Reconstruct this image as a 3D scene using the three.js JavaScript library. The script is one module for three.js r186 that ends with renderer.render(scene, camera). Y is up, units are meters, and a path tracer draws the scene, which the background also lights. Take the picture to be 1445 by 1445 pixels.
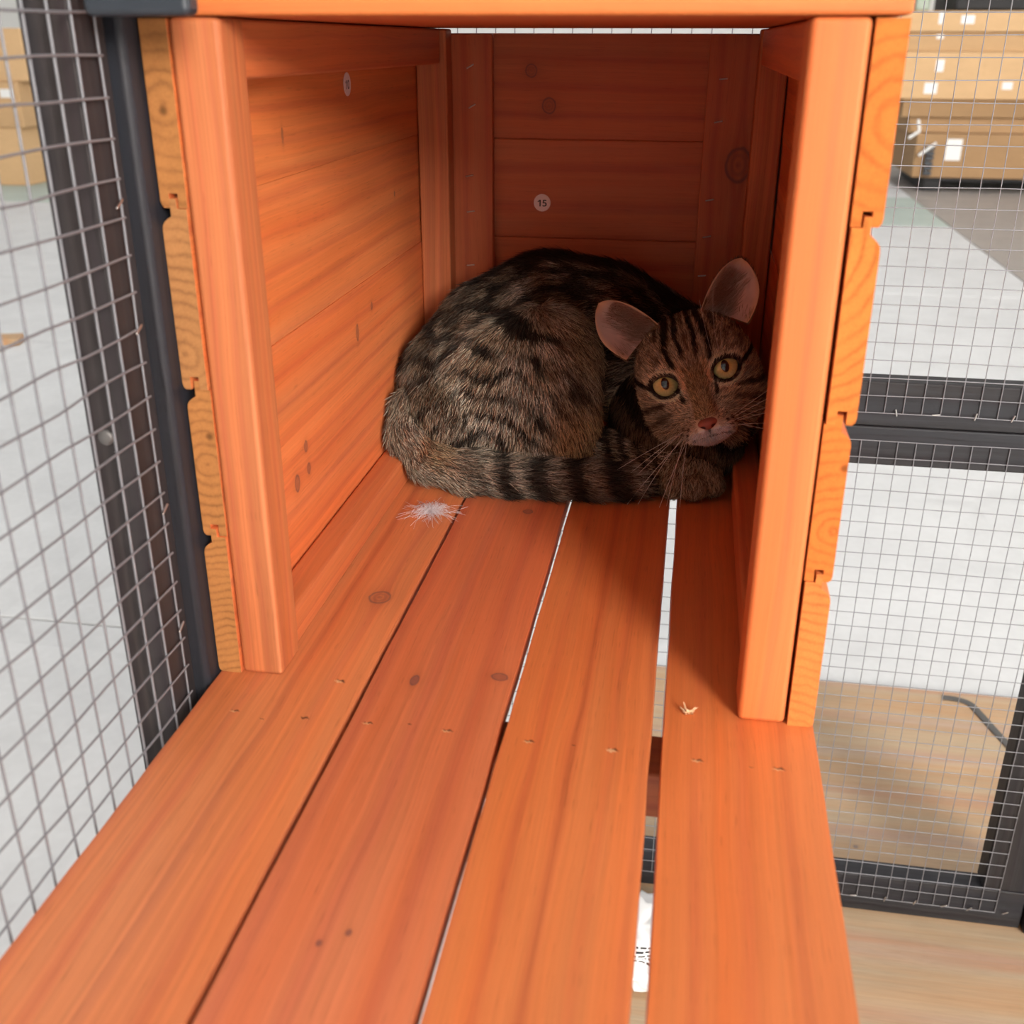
import * as THREE from 'three';
import { RoundedBoxGeometry } from 'three/addons/geometries/RoundedBoxGeometry.js';
import { RectAreaLightUniformsLib } from 'three/addons/lights/RectAreaLightUniformsLib.js';
import { mergeGeometries } from 'three/addons/utils/BufferGeometryUtils.js';

// ------------------------------------------------------------------ camera, light, exposure
const scene = new THREE.Scene();
const S = 0.36;                 // one unit = outer width of the wooden house, in metres
const H = 1.84 * S;             // height of the plank platform's top above the concrete
const V3 = (x, y, z) => new THREE.Vector3(x, y, z);

const camera = new THREE.PerspectiveCamera(51.46, 1, 0.02, 80);
{
  const right = V3(0.98646274, 0.00256703, -0.16396545), down = V3(0.06873795, -0.91426903, 0.39923331), fwd = V3(-0.14888369, -0.40509944, -0.90206879);
  const m = new THREE.Matrix4().makeBasis(right, down.negate(), fwd.negate());
  camera.quaternion.setFromRotationMatrix(m);
  camera.position.set(0.75564582 * S, 0.99897245 * S + H, 1.46948277 * S);
  camera.focus = 0.86;
  camera.userData.fStop = 10;
  camera.updateMatrixWorld();
}
const renderer = new THREE.WebGLRenderer({ antialias: true });
renderer.toneMapping = THREE.LinearToneMapping;
renderer.toneMappingExposure = 1.0;
renderer.shadowMap.enabled = true;
renderer.shadowMap.type = THREE.PCFSoftShadowMap;
RectAreaLightUniformsLib.init();

// daylight through the tall frosted window behind and to the right of the camera
const WIN = { x: 6.1, y: 4.55, z: 9.4, w: 3.0, h: 3.4 };
{
  const l = new THREE.RectAreaLight(0xfff8f0, 60, WIN.w, WIN.h);
  l.name = 'window_daylight'; l.position.set(WIN.x, WIN.y, WIN.z - 0.05); l.lookAt(WIN.x, WIN.y, 0);
  scene.add(l);
}
// unseen panels added under the ceiling as fill, brightening the floor
const FILL_PANELS = [[-3.5, -2.5], [3.5, -2.5], [0, -6.5], [-5.5, -8], [5.5, -8]];
const FILL_Y = 6.2;
for (const [x, z] of FILL_PANELS) {
  const l = new THREE.RectAreaLight(0xf4f8ff, 6, 1.4, 1.4);
  l.name = 'added_fill_light'; l.position.set(x, FILL_Y - 0.06, z); l.rotation.x = -Math.PI / 2;
  scene.add(l);
}

// ------------------------------------------------------------------ helpers
function rng(seed) { let a = seed >>> 0; return () => { a = (a + 0x6D2B79F5) | 0; let t = Math.imul(a ^ (a >>> 15), 1 | a); t = (t + Math.imul(t ^ (t >>> 7), 61 | t)) ^ t; return ((t ^ (t >>> 14)) >>> 0) / 4294967296; }; }
const R = rng(7);
function h2(x, y, s) { let n = Math.imul(x, 374761393) + Math.imul(y, 668265263) + Math.imul(s, 1442695041); n = Math.imul(n ^ (n >>> 13), 1274126177); return ((n ^ (n >>> 16)) >>> 0) / 4294967296; }
function vn(x, y, s = 0) {
  const xi = Math.floor(x), yi = Math.floor(y); let fx = x - xi, fy = y - yi; fx = fx * fx * (3 - 2 * fx); fy = fy * fy * (3 - 2 * fy);
  const a = h2(xi, yi, s), b = h2(xi + 1, yi, s), c = h2(xi, yi + 1, s), d = h2(xi + 1, yi + 1, s);
  return a + (b - a) * fx + (c - a) * fy + (a - b - c + d) * fx * fy;
}
const fb = (x, y, s = 0) => 0.55 * vn(x, y, s) + 0.3 * vn(x * 2.1, y * 2.1, s + 1) + 0.15 * vn(x * 4.3, y * 4.3, s + 2);
function vn3(x, y, z, s = 0) { const zi = Math.floor(z); let f = z - zi; f = f * f * (3 - 2 * f); return vn(x, y, s + zi * 57) * (1 - f) + vn(x, y, s + (zi + 1) * 57) * f; }
const clamp = (v, a = 0, b = 1) => Math.min(b, Math.max(a, v));
const smooth = (a, b, x) => { const t = clamp((x - a) / (b - a)); return t * t * (3 - 2 * t); };
const lerp = (a, b, t) => a + (b - a) * t;
const mix3 = (a, b, t) => [lerp(a[0], b[0], t), lerp(a[1], b[1], t), lerp(a[2], b[2], t)];
const enc = (v) => Math.round(255 * clamp(v <= 0.0031308 ? v * 12.92 : 1.055 * Math.pow(v, 1 / 2.4) - 0.055));

// hang a small piece on the part that carries it (same axes, no turn)
function onto(child, part) { child.position.sub(part.position); part.add(child); return child; }
const taken = {};
function numbered(name) { const n = taken[name] = (taken[name] ?? -1) + 1; return n ? `${name}_${String(n).padStart(3, '0')}` : name; }
function tag(o, label, category, group, kind) {
  if (label) o.userData.label = label;
  if (category) o.userData.category = category;
  if (group) o.userData.group = group;
  if (kind) o.userData.kind = kind;
  return o;
}
function thing(name, label, category, [x, y, z] = [0, 0, 0], group) {
  const o = new THREE.Group(); o.name = numbered(name); o.position.set(x, y, z); scene.add(o);
  return tag(o, label, category, group);
}
function mesh(name, geo, mat, parent) {
  const m = new THREE.Mesh(geo, mat); m.castShadow = m.receiveShadow = true;
  if (parent) { m.name = name; parent.add(m); } else { m.name = numbered(name); scene.add(m); }
  return m;
}
function dataTex(w, h, f, srgb = true) {
  const d = new Uint8Array(w * h * 4);
  for (let j = 0; j < h; j++) for (let i = 0; i < w; i++) { const c = f((i + 0.5) / w, (j + 0.5) / h), k = (j * w + i) * 4; d[k] = c[0]; d[k + 1] = c[1]; d[k + 2] = c[2]; d[k + 3] = 255; }
  const t = new THREE.DataTexture(d, w, h); t.wrapS = t.wrapT = THREE.RepeatWrapping; t.magFilter = THREE.LinearFilter; t.minFilter = THREE.LinearFilter;
  if (srgb) t.colorSpace = THREE.SRGBColorSpace; t.needsUpdate = true; return t;
}
const bumpOf = {};
// stained soft wood: u across the board, v along it; mw x mh metres
function wood({ seed = 1, w = 256, h = 1024, mw = 0.1, mh = 0.6, base = [0.56, 0.15, 0.042], knots = [], marks = [], streak = 0.22, pores = 0.14, lines = 0.25, freq = 170 }) {
  const lum = new Float32Array(w * h);
  const tex = dataTex(w, h, (u, v) => {
    const a = u * mw, l = v * mh; let aw = a + 0.010 * (fb(l * 3.2, a * 14, seed) - 0.5) + 0.002 * (vn(l * 17, a * 60, seed + 3) - 0.5), dark = 0, kn = 0;
    for (const [ka, kl, ra, rl] of knots) {
      const da = (a - ka) / ra, dl = (l - kl) / rl, d = Math.sqrt(da * da + dl * dl);
      if (d < 6) { aw += (da > 0 ? -1 : 1) * ra * 0.9 * Math.exp(-d * 0.9) * (d > 0.3 ? 1 : d / 0.3); }
      const wob = 0.12 * (vn(da * 3 + 7, dl * 3, seed + 9) - 0.5);
      if (d < 1.15) { kn = Math.max(kn, smooth(1.12, 0.85, d + wob) * (ra < 0.003 ? 0.8 : rl < 0.0045 ? 0.55 : 0.24 + 0.18 * Math.sin(d * 14)) + 0.75 * smooth(0.75, 1.0, d + wob) * smooth(1.15, 1.02, d + wob)); }
      dark += 0.16 * Math.exp(-Math.max(0, d - 1) * 1.1);
    }
    const t = aw * freq + 1.6 * fb(l * 1.4, a * 6, seed + 5);
    const ring = Math.pow(0.5 + 0.5 * Math.sin(t * 2.1), 5) * (0.35 + 0.65 * vn(l * 9, t * 0.7, seed + 4));
    const st = fb(aw * 420, l * 1.7, seed + 11) - 0.5, fine = vn(aw * 2600, l * 34, seed + 12) - 0.5, blot = fb(a * 24, l * 5, seed + 13) - 0.5;
    const pore = smooth(0.80, 0.97, vn(aw * 1900, l * 62, seed + 14));
    let m = 1 + streak * 1.5 * st + 0.10 * fine + 0.22 * blot - lines * ring - pores * pore - dark;
    const hue = fb(aw * 60, l * 2.6, seed + 15) - 0.5;
    let c = [base[0] * m * (1 + 0.05 * hue), base[1] * m * (1 - 0.30 * hue - 0.12 * ring), base[2] * m * (1 - 0.6 * hue)];
    if (kn > 0) c = mix3(c, [base[0] * 0.30, base[1] * 0.42, base[2] * 0.9], clamp(kn) * 0.85);
    for (const [ka, kl, len, ang, wd, pale] of marks) {      // torn staple slits and pale splinters
      const dx = a - ka, dy = l - kl, q = dx * Math.cos(ang) + dy * Math.sin(ang), p = -dx * Math.sin(ang) + dy * Math.cos(ang);
      const e = Math.abs(q) / len + Math.abs(p + 0.0006 * Math.sin(q * 1500)) / wd;
      if (e < 1) { c = mix3(c, [0.06, 0.022, 0.010], smooth(1, 0.6, e) * 0.9); m *= 0.6; }
      if (pale) { const e2 = Math.abs(q + 0.001) / (len * 0.95) + Math.abs(p - wd * 0.7 + 0.0004 * Math.sin(q * 2600 + ka * 900)) / (wd * pale * 0.62); if (e2 < 1) { c = mix3(c, [0.70, 0.38, 0.19], smooth(1, 0.6, e2) * 0.9); m += 0.2; } }
    }
    const i = Math.min(w - 1, Math.floor(u * w)), j = Math.min(h - 1, Math.floor(v * h)); lum[j * w + i] = m;
    return [enc(c[0]), enc(c[1]), enc(c[2])];
  });
  const b = dataTex(w, h, (u, v) => { const k = clamp(128 + 150 * (lum[Math.min(h - 1, Math.floor(v * h)) * w + Math.min(w - 1, Math.floor(u * w))] - 1), 0, 255); return [k, k, k]; }, false);
  return { tex, b, mw, mh };
}
function woodMat(wd, tint = [1, 1, 1], rough = 0.58, bump = 0.0005) {
  const m = new THREE.MeshPhysicalMaterial({ map: wd.tex, bumpMap: wd.b, bumpScale: bump, roughness: rough, specularIntensity: 0.7 });
  m.color.setRGB(...tint); m.userData = { mw: wd.mw, mh: wd.mh }; return m;
}
// box-mapped wood coordinates: v runs along the board's axis, u across it (metres / texture size)
function woodUV(g, axis, mat, ou = 0, ov = 0) {
  const { mw, mh } = mat.userData, p = g.attributes.position, n = g.attributes.normal, uv = new Float32Array(p.count * 2), AX = { x: 0, y: 1, z: 2 }[axis];
  for (let i = 0; i < p.count; i++) {
    const P = [p.getX(i), p.getY(i), p.getZ(i)], N = [Math.abs(n.getX(i)), Math.abs(n.getY(i)), Math.abs(n.getZ(i))];
    const o = [0, 1, 2].filter((k) => k !== AX); let a;
    if (N[AX] > N[o[0]] && N[AX] > N[o[1]]) { uv[2 * i] = ou + P[o[0]] / mw; uv[2 * i + 1] = ov + P[o[1]] / mh; continue; }
    a = N[o[0]] > N[o[1]] ? P[o[1]] + 0.031 : P[o[0]];
    uv[2 * i] = ou + a / mw; uv[2 * i + 1] = ov + P[AX] / mh;
  }
  g.setAttribute('uv', new THREE.BufferAttribute(uv, 2)); return g;
}
// a rounded board between unit coordinates
function board(parent, name, mat, [x0, x1], [y0, y1], [z0, z1], axis, r = 0.006, exact) {
  const g = new RoundedBoxGeometry((x1 - x0) * S, (y1 - y0) * S, (z1 - z0) * S, 2, r * S);
  woodUV(g, axis, mat, exact ? exact[0] : 0.3 + 0.4 * R(), exact ? exact[1] : 0.5 + (R() - 0.5) * Math.max(0, 1 - ({ x: x1 - x0, y: y1 - y0, z: z1 - z0 })[axis] * S / mat.userData.mh));
  const m = mesh(name, g, mat, parent); m.position.set((x0 + x1) / 2 * S, (y0 + y1) / 2 * S, (z0 + z1) / 2 * S); return m;
}
function tube(pts, r, seg = 12, rad = 6, tension = 0.5) { return new THREE.TubeGeometry(new THREE.CatmullRomCurve3(pts, false, 'catmullrom', tension), seg, r, rad, false); }
function plainMat(rgb, rough = 0.6, extra = {}) { const m = new THREE.MeshPhysicalMaterial({ roughness: rough, ...extra }); m.color.setRGB(...rgb); return m; }
function box(parent, name, mat, [x0, x1], [y0, y1], [z0, z1], r = 0.004) {   // metres
  const g = new RoundedBoxGeometry(x1 - x0, y1 - y0, z1 - z0, 1, Math.min(r, (x1 - x0) / 2.1, (y1 - y0) / 2.1, (z1 - z0) / 2.1));
  const p = g.attributes.position, n = g.attributes.normal, uv = new Float32Array(p.count * 2);
  for (let i = 0; i < p.count; i++) { const X = p.getX(i) + (x0 + x1) / 2, Y = p.getY(i) + (y0 + y1) / 2, Z = p.getZ(i) + (z0 + z1) / 2, a = Math.abs(n.getX(i)), b = Math.abs(n.getY(i)), c = Math.abs(n.getZ(i)); if (b >= a && b >= c) { uv[2 * i] = X; uv[2 * i + 1] = Z; } else if (a > c) { uv[2 * i] = Z; uv[2 * i + 1] = Y; } else { uv[2 * i] = X; uv[2 * i + 1] = Y; } }
  g.setAttribute('uv', new THREE.BufferAttribute(uv, 2));
  const m = mesh(name, g, mat, parent); m.position.set((x0 + x1) / 2, (y0 + y1) / 2, (z0 + z1) / 2); return m;
}

// ------------------------------------------------------------------ the hall
const concreteTex = dataTex(512, 512, (u, v) => { const n = 0.9 + 0.14 * (fb(u * 8, v * 8, 3) - 0.5) + 0.05 * (vn(u * 90, v * 90, 5) - 0.5) - 0.10 * smooth(0.72, 0.9, fb(u * 5 + 3, v * 5, 8)); const k = enc(n * 0.9); return [k, k, k]; });
const concrete = new THREE.MeshPhysicalMaterial({ map: concreteTex, roughness: 0.5, specularIntensity: 0.5 }); concrete.color.setRGB(0.82, 0.83, 0.835);
const concreteGrey = concrete.clone(); concreteGrey.color.setRGB(0.44, 0.40, 0.37);
const concreteGreen = concrete.clone(); concreteGreen.color.setRGB(0.56, 0.66, 0.61);
{
  const floor = new THREE.Group(); floor.name = 'floor'; scene.add(floor); tag(floor, 'pale concrete floor slabs of the hall', null, null, 'structure');
  const xs = [-11, -7.4, -3.7, 1.82], zs = [-13, -7.75, -6.4, -4.4, -1.088, 3, 9.6];
  for (let i = 0; i < 3; i++) for (let j = 0; j < 6; j++) box(floor, 'slab', j === 1 ? concreteGreen : concrete, [xs[i] + 0.003, xs[i + 1] - 0.003], [-0.2, 0], [zs[j] + 0.003, zs[j + 1] - 0.003], 0.003);
  for (let j = 0; j < 6; j++) box(floor, 'slab', j < 3 ? concreteGrey : concrete, [1.823, 11], [-0.2, 0], [zs[j] + 0.003, zs[j + 1] - 0.003], 0.003);
  box(floor, 'subfloor', concreteGrey, [-11.2, 11.2], [-0.3, -0.2], [-13.2, 9.8]);
}
const wallMat = plainMat([0.74, 0.74, 0.72], 0.85), ceilMat = plainMat([0.66, 0.67, 0.68], 0.85), frameMat = plainMat([0.25, 0.26, 0.28], 0.4);
function struct(name, label) { const g = new THREE.Group(); g.name = name; scene.add(g); return tag(g, label, null, null, 'structure'); }
{
  box(struct('wall_back', 'white back wall of the hall'), 'panel', wallMat, [-11.2, 11.2], [0, 6.5], [-13.2, -13]);
  box(struct('wall_left', 'white left wall of the hall'), 'panel', wallMat, [-11.2, -11], [0, 6.5], [-13, 9.6]);
  box(struct('wall_right', 'white right wall of the hall'), 'panel', wallMat, [11, 11.2], [0, 6.5], [-13, 9.6]);
  const wf = struct('wall_front', 'white front wall of the hall with a tall window');
  const a = WIN.x - WIN.w / 2, b = WIN.x + WIN.w / 2, c = WIN.y - WIN.h / 2, d = WIN.y + WIN.h / 2;
  box(wf, 'panel', wallMat, [-11.2, a], [0, 6.5], [9.6, 9.8]); box(wf, 'panel', wallMat, [b, 11.2], [0, 6.5], [9.6, 9.8]);
  box(wf, 'panel', wallMat, [a, b], [0, c], [9.6, 9.8]); box(wf, 'panel', wallMat, [a, b], [d, 6.5], [9.6, 9.8]);
  const w = struct('window_1', 'tall frosted window with grey bars'), pane = new THREE.MeshStandardMaterial({ color: 0x000000, emissive: 0xfff8f0, emissiveIntensity: 6 });
  for (let i = 0; i < 3; i++) for (let j = 0; j < 3; j++) box(w, 'pane', pane, [a + i * WIN.w / 3 + 0.03, a + (i + 1) * WIN.w / 3 - 0.03], [c + j * WIN.h / 3 + 0.03, c + (j + 1) * WIN.h / 3 - 0.03], [9.66, 9.68]);
  for (let i = 0; i < 4; i++) { box(w, 'bar', frameMat, [a + i * WIN.w / 3 - 0.03, a + i * WIN.w / 3 + 0.03], [c, d], [9.62, 9.72]); box(w, 'bar', frameMat, [a, b], [c + i * WIN.h / 3 - 0.03, c + i * WIN.h / 3 + 0.03], [9.62, 9.72]); }
  box(struct('ceiling', 'pale metal deck ceiling of the hall'), 'deck', ceilMat, [-11.2, 11.2], [6.5, 6.7], [-13.2, 9.8]);
  const glow = new THREE.MeshStandardMaterial({ color: 0x000000, emissive: 0xf4f8ff, emissiveIntensity: 3 });  // glowing face of the added, out-of-view fill panels
  FILL_PANELS.forEach(([x, z]) => {
    const t = thing('added_fill_panel', 'square white fill panel added out of view under the hall ceiling', 'ceiling light', [x, FILL_Y, z], 'fill panels added under the ceiling');
    box(t, 'housing', frameMat, [-0.74, 0.74], [0, 0.1], [-0.74, 0.74], 0.01); box(t, 'diffuser', glow, [-0.7, 0.7], [-0.02, 0], [-0.7, 0.7]);
    for (const sx of [-0.5, 0.5]) box(t, 'hanger', frameMat, [sx - 0.01, sx + 0.01], [0.1, 6.5 - FILL_Y], [-0.01, 0.01]);
  });
}

// ------------------------------------------------------------------ wood kinds
const ORANGE = [0.60, 0.158, 0.043], FLOORC = [0.515, 0.137, 0.044];
const KL0 = 0.431, M0 = [[0.0267, 0.5798, 0.0035, 0.1, 0.0012, 1.1], [0.0692, 0.5798, 0.0038, 0.1, 0.0015, 0], [0.0779, 0.5389, 0.0045, 0.3, 0.0017, 1.7], [0.045, 0.585, 0.002, 0.8, 0.0006, 0]];
const K1 = [[0.0271, 0.5305, 0.0026, 0.0055], [0.0780, 0.5178, 0.0050, 0.004], [0.0573, 0.2652, 0.004, 0.004], [0.0374, 0.7401, 0.0012, 0.0017], [0.0484, 0.7322, 0.0013, 0.0018]];
const M1 = [[0.0119, 0.5784, 0.0042, 0.05, 0.0012, 1.5], [0.0587, 0.5781, 0.0042, 0.05, 0.0014, 1.2], [0.0356, 0.5757, 0.0016, 0.9, 0.0007, 0]];
const M2 = [[0.0161, 0.5802, 0.0042, 0.05, 0.0014, 1.3], [0.063, 0.5802, 0.0042, 0.15, 0.0016, 2.4], [0.0409, 0.58, 0.0014, 0.9, 0.0006, 0]], M3 = [[0.020, 0.582, 0.0042, 0.1, 0.0014, 1.5], [0.0636, 0.5822, 0.0044, 0.1, 0.0014, 1.1], [0.0485, 0.5835, 0.0016, 0.9, 0.0006, 0]];
const wPlank = [
  wood({ seed: 21, w: 320, h: 2048, mw: 0.1, mh: 0.98, base: [0.63, 0.190, 0.066], knots: [[0.0719, KL0, 0.0075, 0.0085]], marks: M0, streak: 0.20, lines: 0.20, freq: 120 }),
  wood({ seed: 34, w: 320, h: 2048, mw: 0.1, mh: 0.98, base: [0.60, 0.158, 0.060], knots: K1, marks: M1, streak: 0.16, lines: 0.14, freq: 90 }),
  wood({ seed: 55, w: 320, h: 2048, mw: 0.1, mh: 0.98, base: [0.64, 0.178, 0.052], knots: [], marks: M2, streak: 0.16, lines: 0.18, freq: 150 }),
  wood({ seed: 89, w: 320, h: 2048, mw: 0.1, mh: 0.98, base: [0.64, 0.176, 0.050], knots: [], marks: M3, streak: 0.15, lines: 0.13, freq: 130 }),
];
const mPlank = wPlank.map((w) => woodMat(w, [1, 1, 1], 0.5));
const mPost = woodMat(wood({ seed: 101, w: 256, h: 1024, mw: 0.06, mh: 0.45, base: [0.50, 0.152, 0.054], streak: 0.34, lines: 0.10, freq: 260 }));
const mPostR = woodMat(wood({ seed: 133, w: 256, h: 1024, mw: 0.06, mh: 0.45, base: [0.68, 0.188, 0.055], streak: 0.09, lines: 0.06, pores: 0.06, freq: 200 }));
const mRail = woodMat(wood({ seed: 144, w: 256, h: 1024, mw: 0.06, mh: 0.6, base: [0.60, 0.165, 0.054], streak: 0.14, lines: 0.10, freq: 210 }));
const boardKnots = [
  [[0.025, 0.142, 0.0045, 0.0012]], [[0.055, 0.40, 0.002, 0.0015]], [[0.054, 0.27, 0.0065, 0.0028], [0.066, 0.312, 0.003, 0.0022], [0.006, 0.138, 0.004, 0.003]], [[0.079, 0.119, 0.006, 0.0042], [0.081, 0.143, 0.004, 0.003]],
];
const wBoard = boardKnots.map((knots, i) => wood({ seed: 200 + i * 17, w: 256, h: 1024, mw: 0.1, mh: 0.56, base: [0.72, 0.215 - 0.007 * i, 0.062], knots, streak: 0.16, lines: 0.17, freq: 140 }));
const mBoard = wBoard.map((w) => woodMat(w));
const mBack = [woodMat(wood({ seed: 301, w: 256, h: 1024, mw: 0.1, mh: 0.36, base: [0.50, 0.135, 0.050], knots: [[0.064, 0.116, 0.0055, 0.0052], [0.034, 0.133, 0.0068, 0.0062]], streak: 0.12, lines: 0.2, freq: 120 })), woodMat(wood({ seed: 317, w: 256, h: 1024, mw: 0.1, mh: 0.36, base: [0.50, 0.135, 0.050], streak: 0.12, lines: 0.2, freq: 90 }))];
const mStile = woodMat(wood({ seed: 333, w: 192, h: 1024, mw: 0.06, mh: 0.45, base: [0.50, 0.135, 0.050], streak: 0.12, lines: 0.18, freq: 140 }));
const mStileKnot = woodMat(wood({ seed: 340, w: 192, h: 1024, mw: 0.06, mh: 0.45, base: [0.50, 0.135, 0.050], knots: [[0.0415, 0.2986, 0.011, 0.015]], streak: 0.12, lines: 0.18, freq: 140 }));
const mRoof = woodMat(wood({ seed: 360, w: 192, h: 1024, mw: 0.1, mh: 0.6, base: [0.64, 0.200, 0.050], streak: 0.10, lines: 0.06, freq: 120 }));
const mBeam = woodMat(wood({ seed: 377, w: 128, h: 512, mw: 0.06, mh: 0.6, base: [0.36, 0.10, 0.04] }));
// sawn ends: growth rings around a pith
function endGrain(seed, cx, cy, base, rings, spot) {
  const tex = dataTex(128, 512, (u, v) => {
    const x = u * 0.03, y = v * 0.11; let d = Math.hypot((x - cx) * 1.0, y - cy) + 0.004 * (fb(x * 110, y * 70, seed) - 0.5);
    const r = Math.pow(0.5 + 0.5 * Math.sin(d * rings + 1.4 * vn(d * 180, 2, seed)), 3), f = vn(x * 2600, y * 900, seed + 1) - 0.5, saw = vn(x * 300 + y * 900, y * 1500 - x * 600, seed + 6) - 0.5;
    let m = 1 - 0.34 * r * (0.4 + 0.6 * vn(x * 90, y * 60, seed + 2)) + 0.14 * f + 0.10 * saw + 0.16 * (fb(x * 120, y * 50, seed + 3) - 0.5);
    if (spot) { const s = Math.hypot(x - spot[0], y - spot[1]) / 0.0035; m *= 1 - 0.6 * smooth(1, 0.2, s); }
    return [enc(base[0] * m), enc(base[1] * m), enc(base[2] * m)];
  });
  const m = new THREE.MeshPhysicalMaterial({ map: tex, bumpMap: tex, bumpScale: 0.0004, roughness: 0.8, specularIntensity: 0.3 }); m.userData = { mw: 0.03, mh: 0.11 }; return m;
}
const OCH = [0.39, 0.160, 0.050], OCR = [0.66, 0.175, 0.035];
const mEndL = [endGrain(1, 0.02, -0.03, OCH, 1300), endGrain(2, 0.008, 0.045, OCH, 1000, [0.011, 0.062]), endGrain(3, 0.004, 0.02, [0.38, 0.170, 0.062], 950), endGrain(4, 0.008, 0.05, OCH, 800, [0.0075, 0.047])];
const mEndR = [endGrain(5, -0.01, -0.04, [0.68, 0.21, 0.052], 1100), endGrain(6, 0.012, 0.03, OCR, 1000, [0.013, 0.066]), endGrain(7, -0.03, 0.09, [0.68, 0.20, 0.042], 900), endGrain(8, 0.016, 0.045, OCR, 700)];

// ------------------------------------------------------------------ the wooden cat house
const house = thing('cat_house', 'open-fronted orange stained wooden cat box standing on plank platform', 'cat house', [0, H, 0]);
const YB = [0, 0.259, 0.508, 0.779, 1.027];
function sidingProfile(h, flip, last, first) {
  const T = 0.040, g = 0.0155, p = [[0, 0.010], [0.0012, 0.004], [0.005, 0], [g - 0.002, 0], [g - 0.002, 0.020], [0.027, 0.020], [0.027, 0], [T, 0.0], [T, h - 0.001]];
  if (first) p.splice(4, 2);
  if (last) p.push([0, h - 0.001]); else p.push([0.0255, h - 0.001], [0.025, h + 0.013], [g, h + 0.013], [g, h - 0.012], [0.010, h - 0.015], [0.004, h - 0.020], [0.001, h - 0.025], [0, h - 0.032]);
  const s = new THREE.Shape(); const q = flip ? p.map(([x, y]) => [-x, y]).reverse() : p;
  q.forEach(([x, y], i) => (i ? s.lineTo(x * S, y * S) : s.moveTo(x * S, y * S))); s.closePath(); return s;
}
const siding = [[], []];
for (const side of [0, 1]) for (let k = 0; k < 4; k++) {
  const h = YB[k + 1] - YB[k], g = new THREE.ExtrudeGeometry(sidingProfile(h, side, k === 3, k === 0), { depth: 1.482 * S, bevelEnabled: false, steps: 1 });
  const p = g.attributes.position, n = g.attributes.normal, uv = new Float32Array(p.count * 2), mb = mBoard[(3 - k + side) % 4];
  for (let i = 0; i < p.count; i++) {
    if (Math.abs(n.getZ(i)) > 0.9) { uv[2 * i] = (side ? p.getX(i) + 0.0144 : p.getX(i)) / 0.03; uv[2 * i + 1] = p.getY(i) / 0.11; }
    else { uv[2 * i] = (Math.abs(n.getX(i)) > 0.5 ? p.getY(i) : p.getX(i)) / mb.userData.mw; uv[2 * i + 1] = (1.482 * S - p.getZ(i)) / mb.userData.mh + side * 0.3; }
  }
  g.setAttribute('uv', new THREE.BufferAttribute(uv, 2));
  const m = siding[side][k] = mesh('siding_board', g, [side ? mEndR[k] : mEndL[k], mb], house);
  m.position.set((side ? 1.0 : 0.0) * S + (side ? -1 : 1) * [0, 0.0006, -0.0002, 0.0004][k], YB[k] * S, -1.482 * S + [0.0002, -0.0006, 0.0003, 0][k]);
}
// side frames: posts, rails
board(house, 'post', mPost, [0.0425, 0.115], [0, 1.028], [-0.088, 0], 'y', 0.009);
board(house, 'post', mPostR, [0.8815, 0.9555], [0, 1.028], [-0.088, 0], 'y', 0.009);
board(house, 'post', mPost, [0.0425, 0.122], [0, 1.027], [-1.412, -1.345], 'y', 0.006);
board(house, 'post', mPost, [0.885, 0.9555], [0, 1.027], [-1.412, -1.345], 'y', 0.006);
for (const [a, b] of [[0.0425, 0.106], [0.891, 0.9555]]) {
  board(house, 'rail', mRail, [a, b], [0.001, 0.075], [-1.345, -0.0895], 'z', 0.010);
  board(house, 'rail', mRail, [a, b], [0.947, 1.027], [-1.345, -0.0895], 'z', 0.006);
}
// back wall: boards behind two stapled stiles
const YR = [0.0, 0.258, 0.512, 0.765, 1.0175];
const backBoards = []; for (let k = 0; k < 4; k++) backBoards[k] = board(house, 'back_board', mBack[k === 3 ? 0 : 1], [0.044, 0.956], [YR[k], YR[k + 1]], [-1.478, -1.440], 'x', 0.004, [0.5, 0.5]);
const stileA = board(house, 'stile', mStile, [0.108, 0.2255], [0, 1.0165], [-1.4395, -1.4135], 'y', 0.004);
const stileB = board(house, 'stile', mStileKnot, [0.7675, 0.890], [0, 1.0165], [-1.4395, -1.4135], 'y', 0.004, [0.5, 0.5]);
board(house, 'roof_panel', mRail, [0.0, 1.0], [1.029, 1.062], [-1.44, -0.041], 'x', 0.003);
board(house, 'fascia', mRoof, [0.0, 1.0], [1.029, 1.108], [-0.04, 0.006], 'x', 0.006);
const steel = plainMat([0.62, 0.60, 0.58], 0.35, { metalness: 1 }), stapleGeo = new THREE.CapsuleGeometry(0.0007, 0.0065, 3, 6);
stapleGeo.rotateZ(Math.PI / 2);
for (const [x, y, tilt] of [[0.168, 0.94, 0.5], [0.172, 0.845, 0.5], [0.163, 0.672, 0.2], [0.165, 0.58, 0.15], [0.163, 0.437, 0.1], [0.807, 0.915, 0.1], [0.802, 0.815, 0.2], [0.795, 0.625, 0.2], [0.795, 0.532, 0.2], [0.790, 0.43, 0.1]]) {
  const m = mesh('staple', stapleGeo, steel, house); m.position.set(x * S, y * S, -1.4128 * S); m.rotation.z = tilt; onto(m, x < 0.5 ? stileA : stileB);
}
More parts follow.
